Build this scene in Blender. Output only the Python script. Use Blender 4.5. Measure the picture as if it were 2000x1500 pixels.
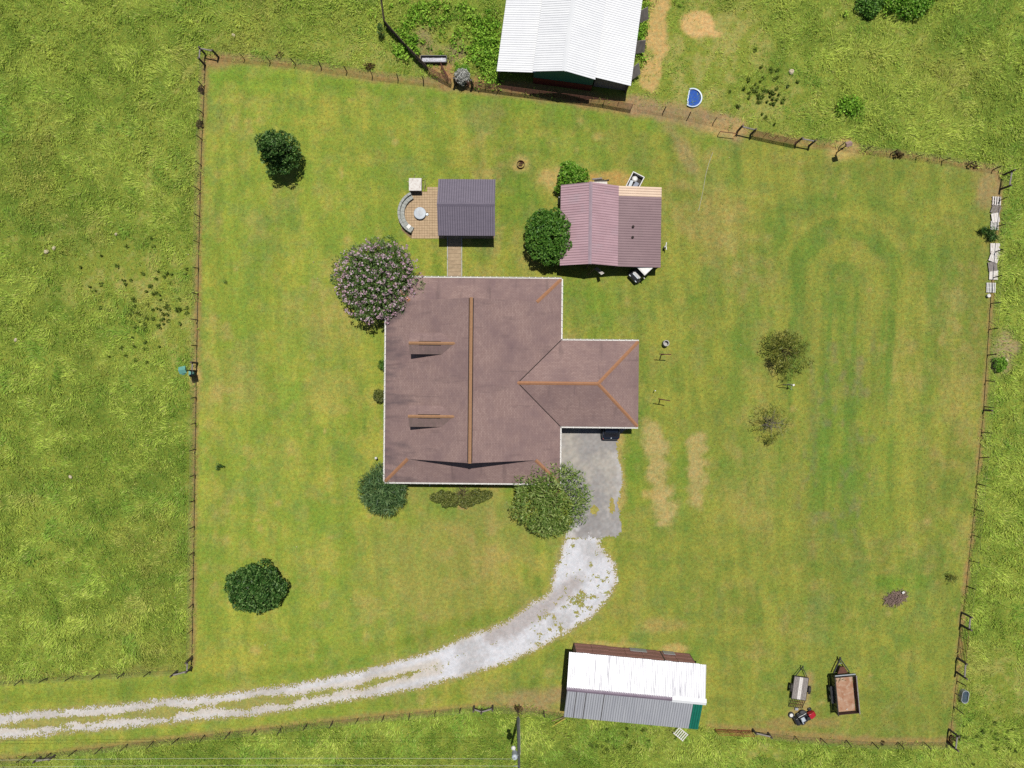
import bpy, math, random
import numpy as np
from mathutils import Vector, Matrix

# ------------------------------------------------------------------ camera, sky, sun, exposure
scene = bpy.context.scene
for o in list(bpy.data.objects):
    bpy.data.objects.remove(o)
COL = scene.collection
CAM_H = 73.0
FPX = 1387.0                     # focal length in pixels of a 2000 px wide frame
cam_data = bpy.data.cameras.new('camera')
cam_data.sensor_width = 36.0
cam_data.lens = 36.0 * FPX / 2000.0
cam_data.clip_end = 3000.0
cam = bpy.data.objects.new('camera', cam_data)
cam.location = (0, 0, CAM_H)
COL.objects.link(cam)
scene.camera = cam

SUN_VEC = Vector((0.068, 0.263, 1.0)).normalized()      # from the ground to the sun
world = bpy.data.worlds.new('World')
scene.world = world
world.use_nodes = True
wn = world.node_tree.nodes
sky = wn.new('ShaderNodeTexSky')
sky.sky_type = 'NISHITA'
sky.sun_disc = False
sky.sun_elevation = math.asin(SUN_VEC.z)
sky.sun_rotation = math.atan2(SUN_VEC.x, SUN_VEC.y)
world.node_tree.links.new(sky.outputs[0], wn['Background'].inputs[0])
wn['Background'].inputs[1].default_value = 0.05
sun_data = bpy.data.lights.new('sun', 'SUN')
sun_data.energy = 4.6
sun_data.angle = math.radians(0.5)
sun_data.color = (1.0, 0.965, 0.9)
sun = bpy.data.objects.new('sun', sun_data)
sun.rotation_euler = SUN_VEC.to_track_quat('Z', 'Y').to_euler()
sun.location = SUN_VEC * 200
COL.objects.link(sun)
scene.view_settings.view_transform = 'Standard'
scene.view_settings.look = 'None'
scene.view_settings.gamma = 1.0
scene.view_settings.use_curve_mapping = False
scene.view_settings.exposure = 0.5
scene.cycles.use_denoising = False
scene.cycles.max_bounces = 5
scene.cycles.diffuse_bounces = 2
scene.cycles.transparent_max_bounces = 4

# ------------------------------------------------------------------ helpers
rnd = random.Random(7)
rng = np.random.default_rng(11)
PI = math.pi
KEXP = 2.15                      # sunlit, exposed picture value of a white surface


def C(r, g, b, k=1.0):
    """surface colour that reads as this sRGB value when sunlit and exposed"""
    def f(v):
        v /= 255.0
        return (v / 12.92 if v <= 0.04045 else ((v + 0.055) / 1.055) ** 2.4) * k / KEXP
    return (f(r), f(g), f(b), 1.0)


def G(px, py, z=0.0):
    """world point at height z seen at this place of the 2000x1500 photograph"""
    s = (CAM_H - z) / FPX
    return Vector(((px - 1000) * s, (750 - py) * s, z))


def tag(o, label=None, cat=None, group=None, kind=None):
    if label: o['label'] = label
    if cat: o['category'] = cat
    if group: o['group'] = group
    if kind: o['kind'] = kind
    return o


def empty(name, loc, rz=0.0):
    o = bpy.data.objects.new(name, None)
    o.empty_display_size = 0.3
    o.location = loc
    o.rotation_euler = (0, 0, rz)
    COL.objects.link(o)
    return o


class MB:
    """collects simple shapes into one mesh"""
    def __init__(self):
        self.v = []; self.f = []; self.m = []; self.mi = 0

    def add(self, verts, faces):
        n = len(self.v)
        self.v += [tuple(p) for p in verts]
        self.f += [tuple(i + n for i in f) for f in faces]
        self.m += [self.mi] * len(faces)
        return self

    def box(self, c, s, rz=0.0, mat=None):
        c = Vector(c); hx, hy, hz = s[0] / 2, s[1] / 2, s[2] / 2
        R = mat if mat is not None else Matrix.Rotation(rz, 3, 'Z')
        vs = [c + R @ Vector((x * hx, y * hy, z * hz)) for z in (-1, 1) for x, y in ((-1, -1), (1, -1), (1, 1), (-1, 1))]
        return self.add(vs, [(3, 2, 1, 0), (4, 5, 6, 7), (0, 1, 5, 4), (1, 2, 6, 5), (2, 3, 7, 6), (3, 0, 4, 7)])

    def bar(self, a, b, w, h=None, up=(0, 0, 1)):
        a = Vector(a); b = Vector(b); d = b - a
        L = d.length
        if L < 1e-6: return self
        d.normalize(); u = Vector(up)
        if abs(d.dot(u)) > 0.98: u = Vector((1, 0, 0))
        s = d.cross(u).normalized(); u = s.cross(d)
        R = Matrix((s, d, u)).transposed()
        return self.box((a + b) / 2, (w, L, h or w), mat=R)

    def tube(self, pts, r, n=6, cap=True):
        pts = [Vector(p) for p in pts]
        rs = r if isinstance(r, (list, tuple)) else [r] * len(pts)
        vs = []
        for i, p in enumerate(pts):
            d = (pts[min(i + 1, len(pts) - 1)] - pts[max(i - 1, 0)]).normalized()
            u = Vector((0, 0, 1)) if abs(d.z) < 0.9 else Vector((1, 0, 0))
            s = d.cross(u).normalized(); u = s.cross(d)
            for k in range(n):
                a = 2 * PI * k / n
                vs.append(p + (s * math.cos(a) + u * math.sin(a)) * rs[i])
        fs = []
        for i in range(len(pts) - 1):
            for k in range(n):
                fs.append((i * n + k, i * n + (k + 1) % n, (i + 1) * n + (k + 1) % n, (i + 1) * n + k))
        if cap:
            fs.append(tuple(range(n - 1, -1, -1))); fs.append(tuple((len(pts) - 1) * n + k for k in range(n)))
        return self.add(vs, fs)

    def lathe(self, c, prof, n=20, sx=1.0, sy=1.0, rz=0.0, cap=True):
        c = Vector(c); vs = []; fs = []
        for r, z in prof:
            for k in range(n):
                a = 2 * PI * k / n
                x, y = r * math.cos(a) * sx, r * math.sin(a) * sy
                vs.append(c + Vector((x * math.cos(rz) - y * math.sin(rz), x * math.sin(rz) + y * math.cos(rz), z)))
        for i in range(len(prof) - 1):
            for k in range(n):
                fs.append((i * n + k, i * n + (k + 1) % n, (i + 1) * n + (k + 1) % n, (i + 1) * n + k))
        if cap and prof[0][0] > 1e-4: fs.append(tuple(range(n - 1, -1, -1)))
        if cap and prof[-1][0] > 1e-4: fs.append(tuple((len(prof) - 1) * n + k for k in range(n)))
        return self.add(vs, fs)

    def prism(self, poly, z0, z1):
        n = len(poly)
        vs = [(p[0], p[1], z0) for p in poly] + [(p[0], p[1], z1) for p in poly]
        fs = [tuple(range(n - 1, -1, -1)), tuple(range(n, 2 * n))]
        fs += [(i, (i + 1) % n, n + (i + 1) % n, n + i) for i in range(n)]
        return self.add(vs, fs)

    def loft(self, secs):
        n = len(secs[0]); vs = [p for s in secs for p in s]; fs = []
        for i in range(len(secs) - 1):
            for k in range(n):
                fs.append((i * n + k, i * n + (k + 1) % n, (i + 1) * n + (k + 1) % n, (i + 1) * n + k))
        fs.append(tuple(range(n - 1, -1, -1))); fs.append(tuple((len(secs) - 1) * n + k for k in range(n)))
        return self.add(vs, fs)

    def mesh(self, name, mats):
        me = bpy.data.meshes.new(name)
        me.from_pydata(self.v, [], self.f)
        if not isinstance(mats, (list, tuple)): mats = [mats]
        for m in mats: me.materials.append(m)
        if len(mats) > 1: me.polygons.foreach_set('material_index', self.m)
        me.update()
        return me

    def build(self, name, mats, parent=None, smooth=False, bevel=0.0, **kw):
        me = self.mesh(name, mats)
        if smooth:
            me.polygons.foreach_set('use_smooth', [True] * len(me.polygons))
        o = bpy.data.objects.new(name, me)
        COL.objects.link(o)
        if parent: o.parent = parent
        if bevel:
            b = o.modifiers.new('bevel', 'BEVEL'); b.width = bevel; b.segments = 2; b.limit_method = 'ANGLE'
        return tag(o, **kw)


def link(me, name, parent=None, mw=None, loc=None, rz=None, **kw):
    o = bpy.data.objects.new(name, me)
    COL.objects.link(o)
    if parent: o.parent = parent
    if mw is not None: o.matrix_local = mw
    if loc is not None: o.location = loc
    if rz is not None: o.rotation_euler = (0, 0, rz)
    return tag(o, **kw)


def copy_tree(o, parent=None):
    c = o.copy(); COL.objects.link(c)
    if parent: c.parent = parent
    for ch in list(o.children): copy_tree(ch, c)
    return c


# ------------------------------------------------------------------ materials
MATS = {}


def nodes_of(m):
    m.use_nodes = True
    t = m.node_tree
    return t.nodes, t.links, t.nodes['Principled BSDF']


def noise_mix(N, L, col_a, col_b, scale, lo, hi, coord=None, detail=4.0, stretch=None, kind='Object'):
    tc = N.new('ShaderNodeTexCoord')
    src = coord or tc.outputs[kind]
    if coord is None:                       # no two pieces carry the same marks
        oi = N.new('ShaderNodeObjectInfo'); ml = N.new('ShaderNodeMath'); ml.operation = 'MULTIPLY'; ml.inputs[1].default_value = 61.0
        L.new(oi.outputs['Random'], ml.inputs[0])
        ad = N.new('ShaderNodeVectorMath'); ad.operation = 'ADD'
        L.new(src, ad.inputs[0]); L.new(ml.outputs[0], ad.inputs[1]); src = ad.outputs[0]
    if stretch:
        mp = N.new('ShaderNodeMapping'); mp.inputs['Scale'].default_value = stretch
        L.new(src, mp.inputs[0]); src = mp.outputs[0]
    n = N.new('ShaderNodeTexNoise'); n.inputs['Scale'].default_value = scale; n.inputs['Detail'].default_value = detail
    n.inputs['Roughness'].default_value = 0.65
    L.new(src, n.inputs['Vector'])
    r = N.new('ShaderNodeMapRange'); r.inputs[1].default_value = lo; r.inputs[2].default_value = hi
    L.new(n.outputs[0], r.inputs[0])
    mx = N.new('ShaderNodeMix'); mx.data_type = 'RGBA'
    L.new(r.outputs[0], mx.inputs[0])
    for s, c in ((6, col_a), (7, col_b)):
        if isinstance(c, tuple): mx.inputs[s].default_value = c
        else: L.new(c, mx.inputs[s])
    return mx.outputs[2], n.outputs[0]


def mat(name, col, col2=None, scale=3.0, rough=0.8, metal=0.0, spec=0.3, bump=0.0, stretch=None, lo=0.35, hi=0.68, detail=4.0, grime=None, gscale=0.6, glo=0.55, ghi=0.8, gstretch=None):
    if name in MATS: return MATS[name]
    m = bpy.data.materials.new(name)
    N, L, B = nodes_of(m)
    B.inputs['Roughness'].default_value = rough
    B.inputs['Metallic'].default_value = metal
    B.inputs['Specular IOR Level'].default_value = spec
    if col2 is None: col2 = tuple(c * 0.82 for c in col[:3]) + (1,)
    out, nz = noise_mix(N, L, col, col2, scale, lo, hi, stretch=stretch, detail=detail)
    if grime:
        out, _ = noise_mix(N, L, out, grime, gscale, glo, ghi, stretch=gstretch, detail=6.0)
    L.new(out, B.inputs['Base Color'])
    if bump:
        b = N.new('ShaderNodeBump'); b.inputs['Strength'].default_value = bump; b.inputs['Distance'].default_value = 0.02
        L.new(nz, b.inputs['Height']); L.new(b.outputs[0], B.inputs['Normal'])
    MATS[name] = m
    return m


def leaf_mat(name, dark, mid, light, trans=0.25, rough=0.5, spec=0.25):
    m = bpy.data.materials.new(name)
    N, L, B = nodes_of(m)
    g = N.new('ShaderNodeNewGeometry')
    r = N.new('ShaderNodeValToRGB')
    e = r.color_ramp.elements
    e[0].position = 0.0; e[0].color = dark
    e[1].position = 1.0; e[1].color = light
    k = e.new(0.5); k.color = mid
    L.new(g.outputs['Random Per Island'], r.inputs[0])
    B.inputs['Roughness'].default_value = rough
    B.inputs['Specular IOR Level'].default_value = spec
    L.new(r.outputs[0], B.inputs['Base Color'])
    t = N.new('ShaderNodeBsdfTranslucent'); L.new(r.outputs[0], t.inputs[0])
    mx = N.new('ShaderNodeMixShader'); mx.inputs[0].default_value = trans
    L.new(B.outputs[0], mx.inputs[1]); L.new(t.outputs[0], mx.inputs[2])
    L.new(mx.outputs[0], N['Material Output'].inputs[0])
    MATS[name] = m
    return m


def grass_mat(name, trans=0.3, var=(0.55, 1.45)):
    """colour carried by the blade, varied from blade to blade"""
    m = bpy.data.materials.new(name)
    N, L, B = nodes_of(m)
    a = N.new('ShaderNodeAttribute'); a.attribute_name = 'col'
    g = N.new('ShaderNodeNewGeometry')
    r = N.new('ShaderNodeMapRange'); r.inputs[3].default_value = var[0]; r.inputs[4].default_value = var[1]
    L.new(g.outputs['Random Per Island'], r.inputs[0])
    v = N.new('ShaderNodeVectorMath'); v.operation = 'SCALE'
    L.new(a.outputs['Color'], v.inputs[0]); L.new(r.outputs[0], v.inputs['Scale'])
    B.inputs['Roughness'].default_value = 0.6
    B.inputs['Specular IOR Level'].default_value = 0.15
    L.new(v.outputs[0], B.inputs['Base Color'])
    t = N.new('ShaderNodeBsdfTranslucent'); L.new(v.outputs[0], t.inputs[0])
    mx = N.new('ShaderNodeMixShader'); mx.inputs[0].default_value = trans
    L.new(B.outputs[0], mx.inputs[1]); L.new(t.outputs[0], mx.inputs[2])
    L.new(mx.outputs[0], N['Material Output'].inputs[0])
    return m


def attr_mat(name, sc1=9.0, amp1=0.22, sc2=45.0, amp2=0.25, bump=0.5, rough=0.95, hue=0.25):
    """soil, gravel and turf: colour kept on the sheet, with grain of its own"""
    m = bpy.data.materials.new(name)
    N, L, B = nodes_of(m)
    a = N.new('ShaderNodeAttribute'); a.attribute_name = 'col'
    g = N.new('ShaderNodeNewGeometry')
    tot = None; ns = []
    for sc, amp in ((sc1, amp1), (sc2, amp2)):
        n = N.new('ShaderNodeTexNoise'); n.inputs['Scale'].default_value = sc; n.inputs['Detail'].default_value = 3
        L.new(g.outputs['Position'], n.inputs['Vector'])
        r = N.new('ShaderNodeMapRange'); r.inputs[1].default_value = 0.25; r.inputs[2].default_value = 0.75
        r.inputs[3].default_value = 1 - amp; r.inputs[4].default_value = 1 + amp; r.clamp = False
        L.new(n.outputs[0], r.inputs[0]); ns.append(n)
        if tot is None: tot = r.outputs[0]
        else:
            mu = N.new('ShaderNodeMath'); mu.operation = 'MULTIPLY'
            L.new(tot, mu.inputs[0]); L.new(r.outputs[0], mu.inputs[1]); tot = mu.outputs[0]
    v = N.new('ShaderNodeVectorMath'); v.operation = 'SCALE'
    L.new(a.outputs['Color'], v.inputs[0]); L.new(tot, v.inputs['Scale'])
    out = v.outputs[0]
    for sc, warm, cool in ((2.6, (1.13, 0.99, 0.92, 1), (0.88, 1.01, 1.04, 1)), (9.0, (1.10, 1.0, 0.9, 1), (0.91, 1.0, 1.06, 1))):
        n = N.new('ShaderNodeTexNoise'); n.inputs['Scale'].default_value = sc; n.inputs['Detail'].default_value = 4
        L.new(g.outputs['Position'], n.inputs['Vector'])
        r = N.new('ShaderNodeMapRange'); r.inputs[1].default_value = 0.3; r.inputs[2].default_value = 0.7
        L.new(n.outputs[0], r.inputs[0])
        m1 = N.new('ShaderNodeMix'); m1.data_type = 'RGBA'; m1.inputs[6].default_value = warm; m1.inputs[7].default_value = cool
        L.new(r.outputs[0], m1.inputs[0])
        m2 = N.new('ShaderNodeMix'); m2.data_type = 'RGBA'; m2.blend_type = 'MULTIPLY'; m2.inputs[0].default_value = hue
        L.new(out, m2.inputs[6]); L.new(m1.outputs[2], m2.inputs[7]); out = m2.outputs[2]
    L.new(out, B.inputs['Base Color'])
    B.inputs['Roughness'].default_value = rough
    B.inputs['Specular IOR Level'].default_value = 0.1
    b = N.new('ShaderNodeBump'); b.inputs['Strength'].default_value = bump; b.inputs['Distance'].default_value = 0.03
    L.new(ns[1].outputs[0], b.inputs['Height']); L.new(b.outputs[0], B.inputs['Normal'])
    return m


# ------------------------------------------------------------------ numpy fields
TAB = rng.random((256, 256))


def vnoise(x, y, s=0):
    x = x + s * 37.3; y = y + s * 91.7
    xi = np.floor(x).astype(int); yi = np.floor(y).astype(int)
    fx = x - xi; fy = y - yi
    fx = fx * fx * (3 - 2 * fx); fy = fy * fy * (3 - 2 * fy)
    a = TAB[xi & 255, yi & 255]; b = TAB[(xi + 1) & 255, yi & 255]
    c = TAB[xi & 255, (yi + 1) & 255]; d = TAB[(xi + 1) & 255, (yi + 1) & 255]
    return (a * (1 - fx) + b * fx) * (1 - fy) + (c * (1 - fx) + d * fx) * fy


def fbm(x, y, size, s=0, octv=4, gain=0.55):
    t = 0; w = 1; tw = 0; f = 1.0 / size
    for k in range(octv):
        t = t + w * vnoise(x * f, y * f, s + k); tw += w; w *= gain; f *= 2.03
    return t / tw


def sstep(a, b, x):
    t = np.clip((x - a) / (b - a), 0, 1)
    return t * t * (3 - 2 * t)


def px_pts(pts):
    return [((p[0] - 1000) / 19.0, (750 - p[1]) / 19.0) for p in pts]


def seg_dist(X, Y, pts):
    best = np.full(X.shape, 1e9)
    for (ax, ay), (bx, by) in zip(pts[:-1], pts[1:]):
        dx, dy = bx - ax, by - ay
        t = np.clip(((X - ax) * dx + (Y - ay) * dy) / (dx * dx + dy * dy + 1e-9), 0, 1)
        best = np.minimum(best, np.hypot(X - ax - t * dx, Y - ay - t * dy))
    return best


def inside(X, Y, poly):
    r = np.zeros(X.shape, bool); n = len(poly)
    for i in range(n):
        x0, y0 = poly[i]; x1, y1 = poly[(i + 1) % n]
        if y0 == y1: continue
        c = ((y0 > Y) != (y1 > Y)) & (X < (x1 - x0) * (Y - y0) / (y1 - y0) + x0)
        r ^= c
    return r


def sdf(X, Y, poly):
    d = seg_dist(X, Y, list(poly) + [poly[0]])
    return np.where(inside(X, Y, poly), d, -d)


def arr(c):
    return np.array(c[:3])


def lerp(a, b, t):
    t = np.asarray(t)
    if t.ndim: t = t[..., None]
    return a * (1 - t) + b * t


YARD = px_pts([(404, 116), (590, 126), (745, 148), (870, 163), (1050, 192), (1240, 217), (1350, 236), (1440, 256), (1580, 282),
               (1800, 312), (1945, 335), (1956, 380), (1940, 540), (1932, 650), (1918, 800), (1901, 960), (1888, 1110), (1872, 1230),
               (1866, 1330), (1852, 1447), (1700, 1448), (1560, 1437), (1480, 1428), (1380, 1420), (1105, 1392), (1040, 1380), (945, 1374),
               (880, 1382), (700, 1400), (460, 1427), (250, 1451), (0, 1481), (-250, 1512), (-250, 1352), (0, 1331), (200, 1319), (345, 1309), (380, 1304),
               (381, 1100), (384, 900), (387, 700), (391, 500), (397, 300)])
LOT = px_pts([(755, -60), (757, 40), (800, 100), (870, 160), (970, 172), (1240, 213), (1440, 252), (1450, 200), (1460, 100), (1480, -60)])

GRAVEL_L = [(1112, 1034), (1106, 1050), (1098, 1075), (1086, 1110), (1076, 1150), (1068, 1166), (1040, 1176), (988, 1216), (905, 1249), (830, 1279), (700, 1313), (560, 1342), (400, 1361), (200, 1381), (0, 1398), (-200, 1414)]
GRAVEL_R = [(-200, 1462), (0, 1443), (150, 1428), (300, 1414), (500, 1394), (650, 1372), (800, 1346), (900, 1321), (1000, 1290), (1090, 1244), (1150, 1208), (1186, 1172), (1203, 1132), (1201, 1106), (1186, 1086), (1170, 1068), (1166, 1034)]
# grid of the ground sheet
GX0, GX1, GY0, GY1, GS = -64.0, 64.0, -49.0, 49.0, 0.25
gx = np.arange(GX0, GX1 + 1e-6, GS); gy = np.arange(GY0, GY1 + 1e-6, GS)
XX, YY = np.meshgrid(gx, gy)


def stroke(pts, w, soft=0.5, wob=0.6, s=0, size=1.6):
    d = seg_dist(XX, YY, px_pts(pts))
    d = d + (fbm(XX, YY, size, 50 + s) - 0.5) * 2 * wob
    return 1 - sstep(w / 2 / 19.0 - soft, w / 2 / 19.0 + soft, d)


def blob(cx, cy, rx, ry, soft=0.35, wob=0.5, s=0, rot=0.0):
    x = XX - (cx - 1000) / 19.0; y = YY - (750 - cy) / 19.0
    c, sn = math.cos(rot), math.sin(rot)
    x, y = c * x + sn * y, -sn * x + c * y
    d = np.hypot(x / (rx / 19.0), y / (ry / 19.0)) + (fbm(XX, YY, 1.7, 70 + s) - 0.5) * 2 * wob
    return 1 - sstep(1 - soft, 1 + soft, d)


# ------------------------------------------------------------------ ground colours
def turf_fields():
    lawn_sd = sdf(XX, YY, YARD)
    lawn = sstep(-0.15, 0.15, lawn_sd + (fbm(XX, YY, 0.8, 3) - 0.5) * 0.5)
    n12 = fbm(XX, YY, 13, 1, 4); n4 = fbm(XX, YY, 4.2, 2, 4); n1 = fbm(XX, YY, 1.1, 5, 3); nh = fbm(XX, YY, 7, 8, 5)
    # mowing passes run along the fence, and up and down the yard
    tr = fbm(lawn_sd * 1.0, (XX + YY) * 0.07, 1.6, 12, 2)
    ud = fbm(XX * 1.0, YY * 0.06, 1.7, 14, 2)
    green = arr(C(136, 156, 60)); yel = arr(C(166, 168, 72)); olive = arr(C(140, 147, 68)); tan = arr(C(174, 157, 100)); deep = arr(C(112, 142, 58)); blue = arr(C(126, 146, 84))
    ud2 = fbm(XX * 1.0 + YY * 0.12, YY * 0.10, 0.8, 16, 3); fine = fbm(XX, YY * 0.6, 0.55, 18, 3)
    t = np.clip(n12 * 0.7 + n4 * 0.6 + (n1 - 0.5) * 0.6 + (tr - 0.5) * 0.35 + (ud - 0.5) * 0.4 + (ud2 - 0.5) * 0.35 + (fine - 0.5) * 0.4 - 0.17, 0, 1)
    col = lerp(green, yel, sstep(0.2, 0.78, t))
    east = sstep(0, 22, XX + (n12 - 0.5) * 30) * 0.75
    col = lerp(col, lerp(olive, yel, sstep(0.4, 0.7, t) * 0.45), east * 0.8)
    col = lerp(col, tan, sstep(0.54, 0.74, nh * 0.55 + n1 * 0.25 + fine * 0.2) * 0.6)
    col = lerp(col, deep, sstep(0.55, 0.74, fbm(XX, YY * .6, 2.4, 21, 5)) * 0.6)
    col = lerp(col, blue, sstep(0.60, 0.76, fbm(XX, YY, 2.2, 27, 5)) * 0.3)
    for (cx, cy, rx, ry, a, s) in ((880, 1090, 150, 120, .38, 0), (900, 1010, 80, 40, .35, 1), (470, 745, 60, 60, .3, 2), (640, 760, 60, 40, .35, 3), (1040, 480, 30, 60, .4, 4),
                                   (620, 640, 80, 60, .25, 5), (840, 1180, 160, 40, .2, 6), (1400, 430, 50, 60, .45, 7), (1300, 1222, 40, 14, .75, 8), (1450, 980, 60, 50, .3, 9)):
        col = lerp(col, arr(C(184, 164, 98)), blob(cx, cy, rx, ry, 0.6, 0.9, s) * a)
    for (cx, cy, rx, ry, a, s) in ((600, 1020, 30, 40, .5, 11), (560, 770, 30, 25, .6, 12), (1160, 590, 60, 50, .65, 13), (1480, 640, 35, 60, .45, 14), (1660, 880, 80, 120, .45, 15),
                                   (540, 700, 40, 50, .35, 16), (1750, 1140, 40, 20, .8, 17), (1100, 300, 60, 40, .4, 18), (430, 140, 60, 25, .5, 19), (1010, 380, 30, 60, .55, 20),
                                   (900, 980, 60, 30, .55, 21), (1240, 920, 14, 90, .6, 22), (1335, 900, 14, 80, .4, 23), (1580, 480, 60, 30, .35, 24)):
        col = lerp(col, arr(C(112, 150, 52)), blob(cx, cy, rx, ry, 0.7, 0.9, s) * a)
    # north strip along the barn fence and along the drive
    col = lerp(col, arr(C(118, 156, 50)), stroke([(420, 150), (870, 178), (1240, 230), (1400, 275)], 34, 0.8, 1.0, 2) * 0.5)
    col = lerp(col, arr(C(104, 134, 44)), stroke([(0, 1370), (380, 1335), (700, 1288), (960, 1195)], 20, 0.7, 0.6, 4) * 0.55)
    # the mower's rounds: long ovals on the east lawn, faint lines elsewhere
    cap_d = seg_dist(XX, YY, px_pts([(1650, 540), (1625, 1000)]))
    ring = fbm(cap_d, YY * 0.04, 0.75, 131, 2) * 0.6 + fbm(cap_d, YY * 0.04, 2.2, 133, 2) * 0.4
    wgt = (1 - sstep(6.5, 11, cap_d)) * (1 - 0.7 * sstep(900, 1050, 750 - YY * 19))
    col = lerp(col, arr(C(110, 144, 58)), sstep(0.50, 0.66, ring) * wgt * 0.72)
    col = lerp(col, arr(C(170, 168, 78)), sstep(0.50, 0.66, 1 - ring) * wgt * 0.5)
    col = lerp(col, arr(C(142, 134, 100)), sstep(0.55, 0.75, fbm(XX, YY * 0.5, 0.8, 135, 3)) * (1 - sstep(2.5, 5.5, cap_d)) * sstep(600, 700, 750 - YY * 19) * 0.5)
    per = fbm(lawn_sd, (XX - YY) * 0.03, 0.9, 137, 2)
    col = col * (1 + (per - 0.5) * 0.22 * (1 - sstep(7, 14, lawn_sd)))[..., None]
    col = col * (1 + (ud2 - 0.5) * 0.28)[..., None]
    col = lerp(col, arr(C(172, 174, 70)), 0.10 * (1 - sstep(-22, -2, XX)))
    col = lerp(col, arr(C(178, 158, 98)), sstep(0.56, 0.74, fbm(XX, YY, 1.5, 141, 4)) * 0.24)
    col = lerp(col, arr(C(112, 146, 54)), sstep(0.56, 0.74, fbm(XX, YY * 0.5, 1.2, 143, 4)) * 0.30)
    col = lerp(col, arr(C(184, 182, 74)), sstep(0.56, 0.74, fbm(XX, YY * 0.5, 1.9, 147, 4)) * 0.25)
    col = lerp(col, arr(C(120, 140, 76)), sstep(0.60, 0.74, fbm(XX, YY, 0.9, 149, 3)) * 0.25)
    col = col * (0.95 + 0.12 * (1 - sstep(-22, -2, XX)))[..., None]
    lawn_col = col
    # pasture soil under the tall grass
    p = lerp(arr(C(108, 130, 48)), arr(C(144, 158, 66)), sstep(0.3, 0.7, n4 * 0.5 + n1 * 0.5))
    grazed = np.zeros(XX.shape)
    for (cx, cy, rx, ry, a, s) in ((230, 530, 110, 60, .9, 31), (340, 640, 60, 60, .8, 32), (1400, 90, 110, 90, .95, 33), (1480, 200, 110, 50, .7, 34), (1330, 180, 90, 60, .9, 35), (1960, 1340, 60, 60, .7, 36),
                                   (1490, 1465, 40, 16, .9, 37), (640, 100, 150, 26, .35, 38), (720, 110, 60, 30, .6, 39), (880, 90, 60, 40, .7, 40), (1650, 12, 60, 40, .6, 41), (1960, 1390, 30, 14, .8, 42)):
        grazed = np.maximum(grazed, blob(cx, cy, rx, ry, 0.6, 0.8, s) * a)
    for pts, a in (([(398, 100), (350, 165), (312, 250), (292, 340), (286, 430)], .6), ([(372, 1290), (370, 900), (374, 600), (380, 300)], .45), ([(440, 62), (400, 92)], .8), ([(280, 410), (265, 460), (240, 500)], .7), ([(1800, 75), (1700, 50), (1600, 70)], .5), ([(0, 470), (110, 465), (200, 440)], .5)):
        grazed = np.maximum(grazed, stroke(pts, 9, 0.3, 0.4, 25) * a)
    p = lerp(p, lerp(arr(C(140, 152, 62)), arr(C(168, 164, 92)), sstep(0.4, 0.65, n1)), grazed)
    col = lerp(p, lawn_col, lawn)
    # bare ground
    dirt = np.zeros(XX.shape)
    soil = arr(C(166, 136, 92)); straw = arr(C(206, 174, 114)); sand = arr(C(222, 184, 126)); dusty = arr(C(170, 142, 108))
    def put(m, c, a=1.0):
        nonlocal col, dirt
        m = m * a
        m = np.clip(m * (0.75 + 0.6 * (fbm(XX, YY, 0.9, 33, 3) - 0.3)), 0, 1)
        col = lerp(col, c, m); dirt = np.maximum(dirt, m)
    put(stroke([(401, 118), (393, 300), (388, 500), (384, 700), (381, 900), (378, 1100), (376, 1300)], 11, 0.25, 0.25, 5), soil, .9)
    put(stroke([(405, 116), (480, 116), (590, 130), (745, 152), (870, 166)], 16, 0.35, 0.45, 6), soil, .85)
    put(blob(425, 120, 28, 16, .4, .5, 43), soil, .9)
    put(stroke([(870, 160), (970, 172), (1100, 188), (1240, 212)], 34, 0.3, 0.4, 7), soil, .95)
    put(stroke([(1240, 205), (1340, 225), (1440, 252)], 40, 0.45, 0.5, 8), dusty, .92)
    put(stroke([(1440, 255), (1580, 280), (1700, 297), (1800, 308), (1945, 333)], 13, 0.25, 0.35, 9), soil, .8)
    put(stroke([(1950, 340), (1953, 390), (1942, 500), (1936, 600), (1924, 760), (1912, 900), (1898, 1050), (1880, 1190), (1872, 1300), (1866, 1350), (1856, 1446)], 9, 0.22, 0.3, 10), soil, .9)
    put(blob(1930, 370, 22, 40, .5, .8, 44), dusty, .7)
    put(stroke([(1385, 1418), (1480, 1428), (1560, 1437), (1700, 1448), (1850, 1448)], 16, 0.3, 0.35, 11), soil, .85)
    put(stroke([(0, 1481), (250, 1452), (460, 1428), (700, 1402), (880, 1384), (945, 1375), (1040, 1382), (1105, 1394)], 10, 0.25, 0.35, 12), soil, .75)
    put(stroke([(0, 1325), (200, 1312), (345, 1303)], 12, 0.3, 0.3, 13), arr(C(150, 140, 80)), .6)
    put(blob(1045, 1366, 70, 20, .5, .8, 45), dusty, .75)
    put(blob(1135, 1330, 14, 50, .5, .8, 46), dusty, .4)
    # two strips of bare soil in the side yard
    put(stroke([(1278, 845), (1284, 900), (1290, 960), (1300, 1004)], 38, 0.45, 0.9, 14, .7), arr(C(196, 174, 118)), .85)
    put(stroke([(1362, 862), (1360, 920), (1362, 970)], 34, 0.45, 0.9, 15, .7), arr(C(192, 170, 114)), .82)
    put(stroke([(1262, 965), (1282, 965)], 14, 0.2, 0.2, 16), straw, .7)
    # barn lot
    put(stroke([(1290, -20), (1284, 35), (1275, 70), (1288, 100), (1278, 130), (1262, 165)], 36, 0.25, 1.0, 17, 1.5), straw, 1.0)
    put(stroke([(1255, 80), (1285, 85)], 24, 0.3, 0.4, 18), straw, .9)
    put(blob(1364, 47, 32, 25, .18, .35, 47), sand, 1.0)
    put(blob(1396, 66, 14, 6, .3, .5, 48), sand, .8)
    put(blob(825, 95, 20, 50, .6, .9, 49), arr(C(152, 130, 104)), .7)
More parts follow.
